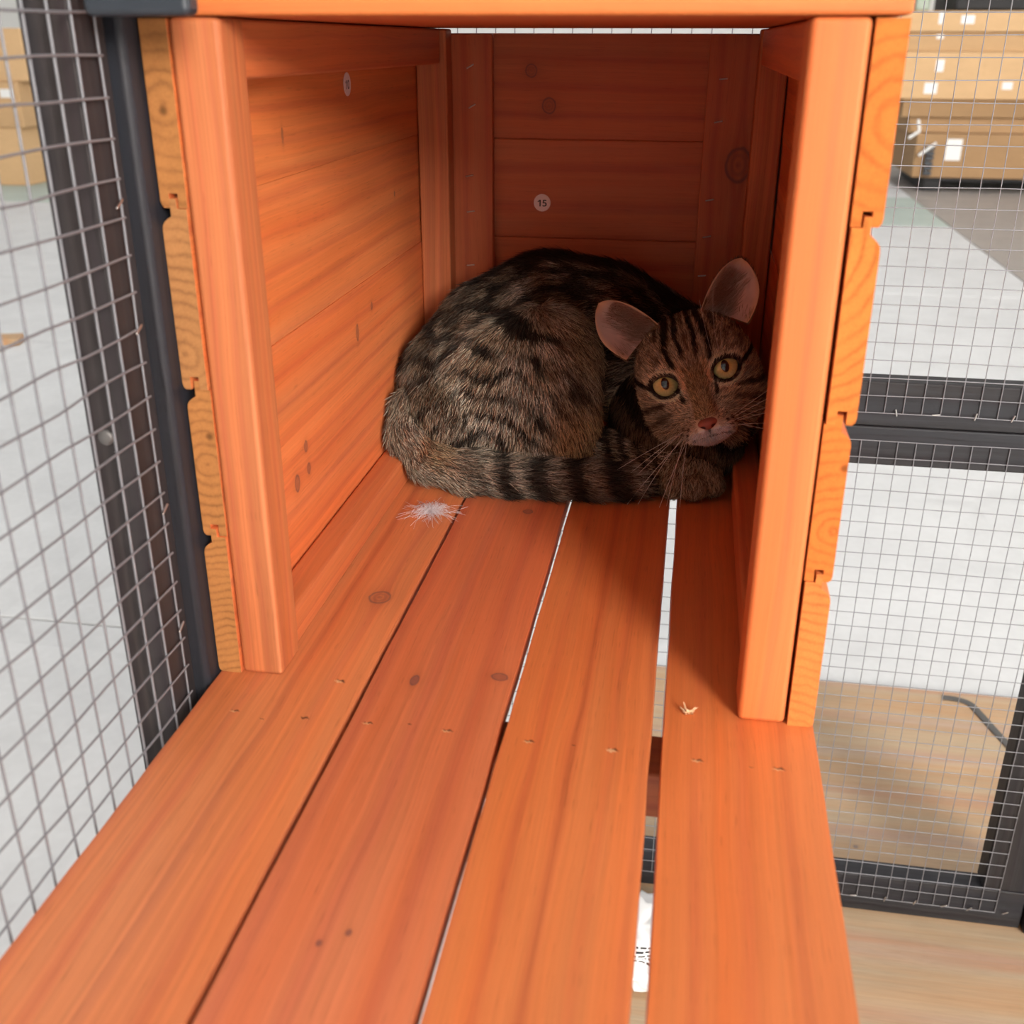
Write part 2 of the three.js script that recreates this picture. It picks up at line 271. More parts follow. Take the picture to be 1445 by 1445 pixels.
function sticker(text, pos, ry) {
  const c = document.createElement('canvas'); c.width = c.height = 256; const k = c.getContext('2d');
  k.fillStyle = '#f0dcd8'; k.fillRect(0, 0, 256, 256); k.fillStyle = '#1c1614'; k.font = 'bold 138px sans-serif'; k.textAlign = 'center'; k.textBaseline = 'middle'; k.fillText(text, 128, 134);
  const t = new THREE.CanvasTexture(c); t.colorSpace = THREE.SRGBColorSpace;
  const g = new THREE.CylinderGeometry(0.0225 * S, 0.0225 * S, 0.0004, 40), face = new THREE.MeshStandardMaterial({ map: t, roughness: 0.5 }), edge = plainMat([0.8, 0.7, 0.68]);
  g.rotateX(Math.PI / 2); g.rotateZ(Math.PI / 2); const m = mesh('number_sticker', g, [edge, face, edge], house); m.position.set(...pos.map((v) => v * S)); m.rotation.y = ry; tag(m, `round pale sticker printed ${text}`); return m;
}
onto(sticker('15', [0.355, 0.604, -1.4392], 0), backBoards[2]);
onto(sticker('10', [0.0425, 0.918, -0.775], Math.PI / 2), siding[0][3]);

// ------------------------------------------------------------------ plank platform
const platform = thing('plank_platform', 'orange stained plank platform with open gaps between four boards', 'platform', [0, H, 0]);
const PX = [[0.001, 0.2595], [0.2655, 0.5078], [0.5158, 0.7475], [0.7645, 1.003]];
PX.forEach(([x0, x1], i) => {
  // slightly uneven edges: a lofted plank whose long sides wander by a fraction of a millimetre
  const gg = new THREE.BoxGeometry((x1 - x0) * S, 0.040 * S, 2.53 * S, 8, 3, 60), q = gg.attributes.position, hw = (x1 - x0) / 2 * S, hh = 0.02 * S, r = 0.0024;
  for (let k = 0; k < q.count; k++) {
    let x = q.getX(k), y = q.getY(k), z = q.getZ(k);
    const ix = Math.max(-hw + r, Math.min(hw - r, x)), iy = Math.max(-hh + r, Math.min(hh - r, y)); let dx = x - ix, dy = y - iy; const L = Math.hypot(dx, dy); if (L > r * 0.99 && dx && dy) { x = ix + dx / L * r; y = iy + dy / L * r; }
    x += Math.sign(x) * smooth(0.8, 1, Math.abs(x) / hw) * 0.0011 * (fb(z * 22 + 50, i * 7 + Math.sign(x) * 3, 71) - 0.5);
    if (i === 1 && x > 0) x += 0.0009 * smooth(0.02, 0.10, z - 0.235 * S) * smooth(0.8, 1, x / hw);
    q.setXYZ(k, x, y, z);
  }
  gg.computeVertexNormals();
  const flat = gg.toNonIndexed(), mat = mPlank[i], P = flat.attributes.position, N = flat.attributes.normal, uv = new Float32Array(P.count * 2);
  for (let k = 0; k < P.count; k++) { const nx = Math.abs(N.getX(k)), ny = Math.abs(N.getY(k)); uv[2 * k] = (nx > ny ? P.getY(k) + (P.getX(k) > 0 ? hw * 2 : 0) : P.getX(k) + hw) / 0.1; uv[2 * k + 1] = (P.getZ(k) + 1.265 * S) / 0.98; }
  flat.setAttribute('uv', new THREE.BufferAttribute(uv, 2));
  const m = mesh('plank', flat, mat, platform); m.position.set((x0 + x1) / 2 * S, -0.020 * S, (-1.5 + 1.265) * S);
});
for (const z of [-1.46, 0.005, 0.90]) board(platform, 'crossbeam', mBeam, [0.03, 0.975], [-0.125, -0.0405], [z, z + 0.105], 'x', 0.006);

// ------------------------------------------------------------------ black framed wire mesh panels
const blackTex = wood({ seed: 500, w: 128, h: 1024, mw: 0.08, mh: 1.2, base: [0.020, 0.020, 0.023], streak: 0.5, lines: 0.15, pores: 0.3 });
const mBlack = woodMat(blackTex, [1, 1, 1], 0.55, 0.0004), mBlackBrown = woodMat(blackTex, [1.45, 1.15, 1.0], 0.6, 0.0004), mBlackBlue = woodMat(blackTex, [0.95, 1.0, 1.1], 0.5, 0.0002);
const wireMat = plainMat([0.25, 0.25, 0.27], 0.45, { metalness: 0.4 });
const PITCH = 0.0513;
function wire(parent, a, b, r, seed, wob = 0.0012) {
  const n = 14, pts = []; for (let i = 0; i <= n; i++) { const t = i / n, q = V3(lerp(a[0], b[0], t), lerp(a[1], b[1], t), lerp(a[2], b[2], t)).multiplyScalar(S); const ends = smooth(0, 0.06, t) * smooth(1, 0.94, t); q.x += wob * (vn(t * 9, seed, 61) - 0.5) * ends * (a[0] === b[0] && a[2] === b[2] ? 0.6 : 0.6); q.y += wob * (vn(t * 9, seed, 62) - 0.5) * ends; q.z += wob * (vn(t * 9, seed, 63) - 0.5) * ends; pts.push(q); }
  return mesh('wire', tube(pts, r, 28, 5), wireMat, parent);
}
{ // side panel on the left of the platform
  const t = thing('mesh_panel', 'black timber frame with galvanised wire mesh along the side of the plank platform', 'mesh panel', [0, H, 0]);
  const y0 = -1.84, y1 = 1.30;
  const sideStile = board(t, 'stile', mBlackBrown, [-0.096, -0.026], [y0, y1], [0.040, 0.124], 'y', 0.005);
  board(t, 'stile', mBlack, [-0.115, -0.026], [y0, y1], [1.12, 1.27], 'y', 0.006);
  board(t, 'rail', mBlack, [-0.11, -0.026], [y0 + 0.001, -1.68], [0.1245, 1.1195], 'z', 0.006);
  board(t, 'rail', mBlack, [-0.11, -0.026], [1.17, y1 - 0.001], [0.1245, 1.1195], 'z', 0.006);
  const z0 = 0.075, zN = 22, yN = 56;
  for (let i = 0; i < zN; i++) wire(t, [-0.0215, -1.72, z0 + i * PITCH], [-0.0215, 1.22, z0 + i * PITCH], 0.00072, 10 + i, i ? 0.0016 : 0.003);
  for (let j = 0; j < yN; j++) { const y = -1.70 + j * PITCH * 1.005; wire(t, [-0.0185, y, z0 - 0.006], [-0.0185, y, z0 + (zN - 1) * PITCH], 0.00066, 100 + j, 0.0022); }
  for (const [y, z] of [[0.795, 0.083], [0.62, 0.079], [0.338, 0.077], [0.13, 0.078]]) { const m = mesh('staple', stapleGeo, steel, t); m.position.set(-0.0165 * S, y * S, z * S); m.rotation.set(0, Math.PI / 2, 0.5); }
  const sg = new THREE.SphereGeometry(0.0044, 20, 10, 0, Math.PI * 2, 0, Math.PI / 2); sg.scale(1, 0.45, 1); sg.rotateX(Math.PI / 2);
  const sc = mesh('screw', sg, plainMat([0.16, 0.15, 0.145], 0.5, { metalness: 0.6 }), t); sc.position.set(-0.0676 * S, 0.4686 * S, 0.1238 * S); tag(onto(sc, sideStile), 'zinc screw head with brown dirt');
}
{
  const t = thing('corner_post', 'smooth black corner post touching the left siding ends of the cat house', 'post', [0, H, 0]);
  board(t, 'shaft', mBlackBlue, [-0.125, -0.0025], [-1.84, 1.30], [-0.22, 0.0385], 'y', 0.012);
}
{
  const t = thing('black_bracket', 'dark blue-black rounded plastic bracket over the corner of the roof edge', 'bracket', [0, H, 0]);
  const m = plainMat([0.030, 0.036, 0.046], 0.38), g = new RoundedBoxGeometry(0.138 * S, 0.12 * S, 0.034 * S, 4, 0.010 * S); const c = mesh('lip', g, m, t); c.position.set(0.075 * S, 1.0855 * S, 0.1305 * S);
  board(t, 'arm', mBlack, [0.012, 0.075], [1.085, 1.140], [0.0075, 0.1135], 'z', 0.005);
}
{ // back of the enclosure: an upper and a lower framed panel behind the house
  const Z = -1.55;
  const mk = (label, y0, y1, top, bot, wy0, wy1) => {
    const t = thing('mesh_panel', label, 'mesh panel', [0, H, 0]);
    board(t, 'rail', mBlack, [-0.10, 2.035], [y0, bot], [Z - 0.085, Z - 0.004], 'x', 0.006);
    board(t, 'rail', mBlack, [-0.10, 2.035], [top, y1], [Z - 0.085, Z - 0.004], 'x', 0.006);
    board(t, 'stile', mBlack, [1.888, 2.034], [bot + 0.001, top - 0.001], [Z - 0.084, Z - 0.005], 'y', 0.006);
    board(t, 'stile', mBlack, [-0.10, 0.03], [bot + 0.001, top - 0.001], [Z - 0.084, Z - 0.005], 'y', 0.006);
    const nx = 39; for (let i = 0; i < nx; i++) { const x = 0.006 + i * PITCH * 0.994; wire(t, [x, wy0, Z], [x, wy1, Z], 0.00050, 300 + i, 0.0010); }
    const ny = Math.round((wy1 - wy0) / PITCH); for (let j = 0; j <= ny; j++) { const y = wy0 + (wy1 - wy0) * j / ny; wire(t, [0.0, y, Z + 0.003], [0.006 + (nx - 1) * PITCH * 0.994, y, Z + 0.003], 0.00050, 400 + j, 0.0014); }
    for (let i = 0; i < 7; i++) { const m = mesh('staple', stapleGeo, steel, t); m.position.set((1.36 + i * 0.098 + 0.03 * vn(i, 3, 9)) * S, (wy0 + 0.004) * S, (Z + 0.005) * S); m.rotation.z = vn(i, 8, 3) * 2; }
    return t;
  };
  mk('black framed wire mesh panel standing on the plywood behind the cat house, lower of two', -1.80, -0.011, -0.128, -1.645, -1.735, -0.052);
  mk('black framed wire mesh panel resting on another framed panel behind the cat house', -0.009, 1.50, 1.36, 0.124, 0.032, 1.43);
  const p = thing('fence_post', 'thick black post at the far right edge of the mesh panels', 'post', [0, H, 0]);
  board(p, 'shaft', mBlack, [2.042, 2.20], [-1.80, 1.50], [Z - 0.085, Z + 0.02], 'y', 0.008);
}

// ------------------------------------------------------------------ base board under the enclosure
const plyTex = wood({ seed: 610, w: 512, h: 512, mw: 0.6, mh: 0.6, base: [0.47, 0.325, 0.20], streak: 0.10, lines: 0.05, freq: 30, pores: 0.05, knots: [[0.42, 0.2, 0.003, 0.003]] });
const plyMat = woodMat(plyTex, [1, 1, 1], 0.6, 0.0001);
{
  const t = thing('plywood_base', 'tan plywood base board lying on the concrete under the mesh enclosure', 'plywood board');
  board(t, 'sheet', plyMat, [0.52, 3.1], [0.002, 0.039], [-3.05, 1.9], 'x', 0.004);
  const st = thing('strap', 'flat dark grey strap lying bent on the plywood behind the mesh', 'strap', [0, 0.0401 * S, 0]);
  const pts = [[2.06, -2.99], [2.12, -2.985], [2.17, -2.96], [2.20, -2.88], [2.24, -2.74], [2.29, -2.58], [2.35, -2.4]].map(([x, z]) => V3(x * S, 0, z * S));
  const c = new THREE.CatmullRomCurve3(pts).getSpacedPoints(40), pos = [], idx = [];
  c.forEach((q, i) => { const d = c[Math.min(40, i + 1)].clone().sub(c[Math.max(0, i - 1)]).normalize(), nx = -d.z * 0.006, nz = d.x * 0.006; for (const [s, y] of [[1, 0], [1, 0.002], [-1, 0.002], [-1, 0]]) pos.push(q.x + nx * s, y, q.z + nz * s); if (i) for (let k = 0; k < 4; k++) { const a = (i - 1) * 4 + k, b = (i - 1) * 4 + (k + 1) % 4; idx.push(a, b, a + 4, b, b + 4, a + 4); } });
  const g = new THREE.BufferGeometry(); g.setAttribute('position', new THREE.Float32BufferAttribute(pos, 3)); g.setIndex(idx); g.computeVertexNormals();
  mesh('band', g, plainMat([0.10, 0.095, 0.09], 0.7), st);
}
{ // crumpled white bag under the platform
  const t = thing('plastic_bag', 'crumpled white plastic bag with black print on the plywood below the platform gap', 'plastic bag', [0.74 * S, 0.0401 * S, -1.24 * S]);
  const c = document.createElement('canvas'); c.width = c.height = 256; const k = c.getContext('2d'); k.fillStyle = '#f3f3f2'; k.fillRect(0, 0, 256, 256); k.fillStyle = '#222';
  for (let i = 0; i < 5; i++) for (let x = 60; x < 190;) { const w = 4 + R() * 14; k.fillRect(x, 30 + i * 9, w, 4); x += w + 4; }
  const tx = new THREE.CanvasTexture(c); tx.colorSpace = THREE.SRGBColorSpace;
  const g = new THREE.SphereGeometry(1, 48, 32), p = g.attributes.position, uv = g.attributes.uv;
  for (let i = 0; i < p.count; i++) { let x = p.getX(i), y = p.getY(i), z = p.getZ(i); const n = 1 + 0.35 * (Math.abs(vn3(x * 2 + 5, y * 2 + 5, z * 2 + 5, 4) - 0.5) * 2 - 0.5) + 0.2 * (Math.abs(vn3(x * 5 + 5, y * 5, z * 5, 9) - 0.5) * 2 - 0.5); uv.setXY(i, 0.5 + x * 0.5, 0.5 + z * 0.5); p.setXYZ(i, x * n * 0.085, Math.max(0, (y * n + 0.55) * 0.03), z * n * 0.082); }
  g.computeVertexNormals(); mesh('bag', g, new THREE.MeshPhysicalMaterial({ map: tx, roughness: 0.35, clearcoat: 0.3 }), t);
}

// ------------------------------------------------------------------ cartons and things on the hall floor
const cardTex = dataTex(256, 256, (u, v) => { const n = 1 + 0.10 * (fb(u * 6, v * 30, 40) - 0.5) + 0.05 * (vn(u * 40, v * 200, 41) - 0.5); return [enc(0.62 * n), enc(0.40 * n), enc(0.21 * n)]; });
const mCard = [[1.05, 1.05, 1.05], [0.92, 0.9, 0.88], [0.62, 0.58, 0.54], [0.75, 0.72, 0.7]].map((c) => { const m = new THREE.MeshStandardMaterial({ map: cardTex, roughness: 0.85 }); m.color.setRGB(...c); return m; });
const mWhite = plainMat([0.85, 0.85, 0.84], 0.6), mDark = plainMat([0.02, 0.02, 0.022], 0.7), mTape = plainMat([0.78, 0.74, 0.66], 0.4);
function carton(label, [x0, x1], [y0, y1], [z0, z1], mat, labels = [], turn = 0, group = 'flat cartons stacked in the hall', pitch = 0) {
  const t = thing('carton', label, 'carton', [(x0 + x1) / 2, y0, (z0 + z1) / 2], group); t.rotation.y = turn; t.rotation.z = pitch;
  const w = (x1 - x0) / 2, d = (z1 - z0) / 2, h = y1 - y0, bx = box(t, 'box', mat, [-w, w], [0, h], [-d, d], 0.006);
  for (const [lx, ly, lw, lh] of labels) onto(box(t, 'paper_label', mWhite, [lx - x0 - w - lw / 2, lx - x0 - w + lw / 2], [ly - y0 - lh / 2, ly - y0 + lh / 2], [d + 0.0005, d + 0.002], 0.0004), bx);
  onto(box(t, 'tape', mTape, [-w + 0.01, w - 0.01], [h + 0.0004, h + 0.0012], [-0.025, 0.025], 0.0003), bx);
  return t;
}
{
  const z = -8.1, pal = thing('pallet', 'dark pallet under the stacked cartons in the hall', 'pallet', [3.4, 0, z - 0.55]);
  for (const x of [-1.38, 0, 1.38]) box(pal, 'stringer', mDark, [x - 0.06, x + 0.06], [0, 0.075], [-0.5, 0.5]);
  for (let i = 0; i < 5; i++) box(pal, 'deck_board', mDark, [-1.45, 1.45], [0.0755, 0.1], [-0.5 + i * 0.22, -0.38 + i * 0.22]);
  box(pal, 'block', mCard[3], [-0.52, -0.44], [0, 0.075], [0.42, 0.5]);
  carton('long brown carton with white document pouch, lowest on the dark pallet', [1.86, 4.8], [0.101, 0.41], [z - 1.05, z - 0.02], mCard[2], [[2.13, 0.30, 0.11, 0.15]]);
  carton('thin dark brown carton lying second from the pallet', [1.80, 4.9], [0.4115, 0.52], [z - 1.08, z - 0.1], mCard[3]);
  carton('dark brown carton slumped under the large pale carton', [1.72, 4.7], [0.522, 0.645], [z - 1.0, z - 0.06], mCard[2], [], 0.02);
  carton('large pale tan carton with barcode and square labels on its front', [1.64, 4.8], [0.647, 0.96], [z - 1.1, z - 0.0], mCard[0], [[1.94, 0.87, 0.055, 0.08], [1.90, 0.72, 0.09, 0.075], [2.42, 0.74, 0.07, 0.05]]);
  carton('flat tan carton laid on the large pale carton', [1.66, 4.8], [0.9615, 1.09], [z - 1.05, z - 0.04], mCard[1], [[1.92, 1.06, 0.05, 0.03]]);
  carton('tan carton with wide white label near the top of the stack', [1.6, 4.8], [1.0915, 1.225], [z - 1.05, z - 0.0], mCard[0], [[2.08, 1.17, 0.09, 0.055], [1.9, 1.18, 0.03, 0.08]]);
  const cr = thing('black_crate', 'black plastic crate on top of the carton stack', 'crate', [2.6, 1.2275, z - 0.5]); box(cr, 'tub', mDark, [-0.60, 0.6], [0, 0.3], [-0.4, 0.4], 0.02); box(cr, 'rim', mDark, [-0.62, 0.62], [0.28, 0.31], [-0.42, 0.42], 0.01);
  const gb = thing('green_bin', 'pale green bin beside the black crate on the cartons', 'bin', [1.88, 1.2275, z - 0.4]); box(gb, 'tub', plainMat([0.42, 0.5, 0.42]), [-0.12, -0.02], [0, 0.24], [-0.15, 0.15], 0.02); box(gb, 'rim', plainMat([0.5, 0.58, 0.5]), [-0.13, -0.01], [0.22, 0.25], [-0.16, 0.16], 0.01);
  // black wrapped strap and white tape ends hanging on the lowest carton
  const s = thing('packing_strap', 'black ratchet strap with loose white tape ends hanging by the document pouch', 'strap', [1.96, 0.2, z + 0.01]);
  for (let i = 0; i < 6; i++) { const b = box(s, 'strap_fold', plainMat([0.05, 0.055, 0.065], 0.5), [-0.03, 0.03], [i * 0.035 - 0.08, i * 0.035 - 0.05], [-0.015, 0.02], 0.006); b.rotation.z = 0.06 * (i % 2 ? 1 : -1); }
  const st = (a, b) => { const g = new THREE.CylinderGeometry(0.011, 0.011, Math.hypot(b[0] - a[0], b[1] - a[1]), 8); const m = mesh('tape_end', g, mWhite, s); m.position.set((a[0] + b[0]) / 2, (a[1] + b[1]) / 2, 0.03); m.rotation.z = -Math.atan2(b[0] - a[0], b[1] - a[1]); };
  st([-0.12, 0.31], [-0.10, 0.23]); st([-0.10, 0.23], [-0.17, 0.18]); st([0.03, 0.15], [-0.08, 0.06]);
  const zl = -7.2;
  carton('tan carton on the floor at the foot of the left stack', [-5.6, -4.76], [0.001, 0.42], [zl - 0.8, zl], mCard[0], [], 0, 'cartons stacked beyond the left mesh');
  carton('tan carton in the middle of the left stack', [-5.6, -4.70], [0.4215, 0.74], [zl - 0.8, zl + 0.02], mCard[1], [[-4.8, 0.66, 0.1, 0.06]], 0, 'cartons stacked beyond the left mesh');
  carton('tan carton on top of the left stack', [-5.6, -4.62], [0.7415, 1.1], [zl - 0.8, zl], mCard[0], [], 0, 'cartons stacked beyond the left mesh');
  const wb = thing('wood_offcut', 'pale wooden board offcut lying on the concrete beyond the left mesh', 'wood offcut', [-2.42, 0.001, -2.86]); wb.rotation.y = 0.35; const mo = woodMat(plyTex, [1.05, 0.95, 0.85], 0.7); const b = box(wb, 'board', mo, [-0.45, 0.30], [0, 0.025], [-0.045, 0.045], 0.003);
}

// ------------------------------------------------------------------ the cat
// distance fields (units for the body, millimetres for the head) turned into meshes with surface nets
function capsule(p, a, b, ra, rb) {
  const bx = b[0] - a[0], by = b[1] - a[1], bz = b[2] - a[2], px = p[0] - a[0], py = p[1] - a[1], pz = p[2] - a[2];
  const t = clamp((px * bx + py * by + pz * bz) / (bx * bx + by * by + bz * bz)); const dx = px - bx * t, dy = py - by * t, dz = pz - bz * t;
  return Math.sqrt(dx * dx + dy * dy + dz * dz) - (ra + (rb - ra) * t);
}
function ellipsoid(p, c, r) {
  const x = (p[0] - c[0]) / r[0], y = (p[1] - c[1]) / r[1], z = (p[2] - c[2]) / r[2], k = Math.sqrt(x * x + y * y + z * z);
  const gx = x / r[0], gy = y / r[1], gz = z / r[2], g = Math.sqrt(gx * gx + gy * gy + gz * gz); return g < 1e-9 ? -Math.min(...r) : k * (k - 1) / g;
}
const smin = (a, b, k) => { const h = Math.max(k - Math.abs(a - b), 0) / k; return Math.min(a, b) - h * h * k * 0.25; };
const smax = (a, b, k) => -smin(-a, -b, k);
function surfaceNet(f, lo, hi, cell) {
  const n = [0, 1, 2].map((i) => Math.ceil((hi[i] - lo[i]) / cell) + 1), val = new Float32Array(n[0] * n[1] * n[2]), at = (i, j, k) => (k * n[1] + j) * n[0] + i;
  for (let k = 0; k < n[2]; k++) for (let j = 0; j < n[1]; j++) for (let i = 0; i < n[0]; i++) val[at(i, j, k)] = f([lo[0] + i * cell, lo[1] + j * cell, lo[2] + k * cell]);
  const vid = new Int32Array(val.length).fill(-1), pos = [], idx = [];
  const E = [[0, 1], [2, 3], [4, 5], [6, 7], [0, 2], [1, 3], [4, 6], [5, 7], [0, 4], [1, 5], [2, 6], [3, 7]];
  for (let k = 0; k < n[2] - 1; k++) for (let j = 0; j < n[1] - 1; j++) for (let i = 0; i < n[0] - 1; i++) {
    const c = []; let m = 0; for (let q = 0; q < 8; q++) { c[q] = val[at(i + (q & 1), j + ((q >> 1) & 1), k + (q >> 2))]; if (c[q] < 0) m |= 1 << q; }
    if (m === 0 || m === 255) continue;
    let x = 0, y = 0, z = 0, cnt = 0; for (const [a, b] of E) if ((c[a] < 0) !== (c[b] < 0)) { const t = c[a] / (c[a] - c[b]); x += lerp(a & 1, b & 1, t); y += lerp((a >> 1) & 1, (b >> 1) & 1, t); z += lerp(a >> 2, b >> 2, t); cnt++; }
    vid[at(i, j, k)] = pos.length / 3; pos.push(lo[0] + (i + x / cnt) * cell, lo[1] + (j + y / cnt) * cell, lo[2] + (k + z / cnt) * cell);
  }
  const quad = (a, b, c, d, flip) => { if (a < 0 || b < 0 || c < 0 || d < 0) return; if (flip) idx.push(a, c, b, a, d, c); else idx.push(a, b, c, a, c, d); };
  for (let k = 1; k < n[2] - 1; k++) for (let j = 1; j < n[1] - 1; j++) for (let i = 1; i < n[0] - 1; i++) {
    const v = val[at(i, j, k)] < 0;
    if (v !== (val[at(i + 1, j, k)] < 0)) quad(vid[at(i, j - 1, k - 1)], vid[at(i, j, k - 1)], vid[at(i, j, k)], vid[at(i, j - 1, k)], !v);
    if (v !== (val[at(i, j + 1, k)] < 0)) quad(vid[at(i - 1, j, k - 1)], vid[at(i - 1, j, k)], vid[at(i, j, k)], vid[at(i, j, k - 1)], !v);
    if (v !== (val[at(i, j, k + 1)] < 0)) quad(vid[at(i - 1, j - 1, k)], vid[at(i, j - 1, k)], vid[at(i, j, k)], vid[at(i - 1, j, k)], !v);
  }
  return { pos, idx };
}
const nrm = (v) => { const l = Math.hypot(...v) || 1; return [v[0] / l, v[1] / l, v[2] / l]; };
const grad = (f, p, e) => nrm([f([p[0] + e, p[1], p[2]]) - f([p[0] - e, p[1], p[2]]), f([p[0], p[1] + e, p[2]]) - f([p[0], p[1] - e, p[2]]), f([p[0], p[1], p[2] + e]) - f([p[0], p[1], p[2] - e])]);
const dot = (a, b) => a[0] * b[0] + a[1] * b[1] + a[2] * b[2], sub = (a, b) => [a[0] - b[0], a[1] - b[1], a[2] - b[2]];

// --- body, in units
const SPINE = [[0.21, 0.15, -0.975, 0.135], [0.215, 0.20, -1.08, 0.150], [0.29, 0.275, -1.175, 0.165], [0.41, 0.325, -1.205, 0.175], [0.54, 0.305, -1.205, 0.175], [0.66, 0.255, -1.20, 0.160], [0.76, 0.235, -1.16, 0.140], [0.80, 0.25, -1.06, 0.115]];
const TAIL = [[0.118, 0.17, -0.95, 0.060], [0.128, 0.125, -0.905, 0.062], [0.17, 0.085, -0.872, 0.057], [0.26, 0.058, -0.858, 0.051], [0.37, 0.050, -0.856, 0.046], [0.47, 0.048, -0.862, 0.044], [0.565, 0.046, -0.868, 0.041], [0.63, 0.043, -0.878, 0.036], [0.672, 0.038, -0.884, 0.028]];
function chain(p, C) { let d = 1e9; for (let i = 0; i < C.length - 1; i++) d = Math.min(d, capsule(p, C[i], C[i + 1], C[i][3], C[i + 1][3])); return d; }
function chainSmooth(p, C, k) { let d = 1e9; for (let i = 0; i < C.length - 1; i++) d = d > 1e8 ? capsule(p, C[i], C[i + 1], C[i][3], C[i + 1][3]) : smin(d, capsule(p, C[i], C[i + 1], C[i][3], C[i + 1][3]), k); return d; }
const partFields = {
  back: (p) => chainSmooth(p, SPINE, 0.05),
  thigh: (p) => { const a = ellipsoid(p, [0.345, 0.20, -0.985], [0.195, 0.205, 0.130]), b = ellipsoid(p, [0.455, 0.155, -0.955], [0.105, 0.155, 0.095]); const c = ellipsoid(p, [0.44, 0.295, -1.01], [0.115, 0.130, 0.10]); return smin(smin(a, b, 0.06), c, 0.06); },
  tail: (p) => chainSmooth(p, TAIL, 0.02),
  chest: (p) => smin(ellipsoid(p, [0.715, 0.150, -1.055], [0.125, 0.150, 0.120]), ellipsoid(p, [0.835, 0.115, -1.02], [0.075, 0.085, 0.090]), 0.05),
  leg: (p) => capsule(p, [0.575, 0.075, -0.975], [0.735, 0.058, -0.955], 0.062, 0.046),
  paw: (p) => { let d = ellipsoid(p, [0.778, 0.050, -0.945], [0.090, 0.050, 0.060]); for (const [x, y, z, r] of [[0.712, 0.034, -0.912, 0.028], [0.752, 0.035, -0.892, 0.033], [0.800, 0.036, -0.890, 0.034], [0.845, 0.036, -0.912, 0.029]]) d = smin(d, Math.hypot(p[0] - x, p[1] - y, p[2] - z) - r, 0.010); return d; },
};
function bodyField(p) {
  let d = smin(partFields.back(p), partFields.thigh(p), 0.022);
  d = smin(d, partFields.chest(p), 0.03); d = smin(d, partFields.leg(p), 0.012); d = smin(d, partFields.paw(p), 0.018); d = smin(d, partFields.tail(p), 0.007);
  d += 0.003 * (vn3(p[0] * 40, p[1] * 40, p[2] * 40, 5) - 0.5);
  return smax(d, 0.002 - p[1], 0.01);
}
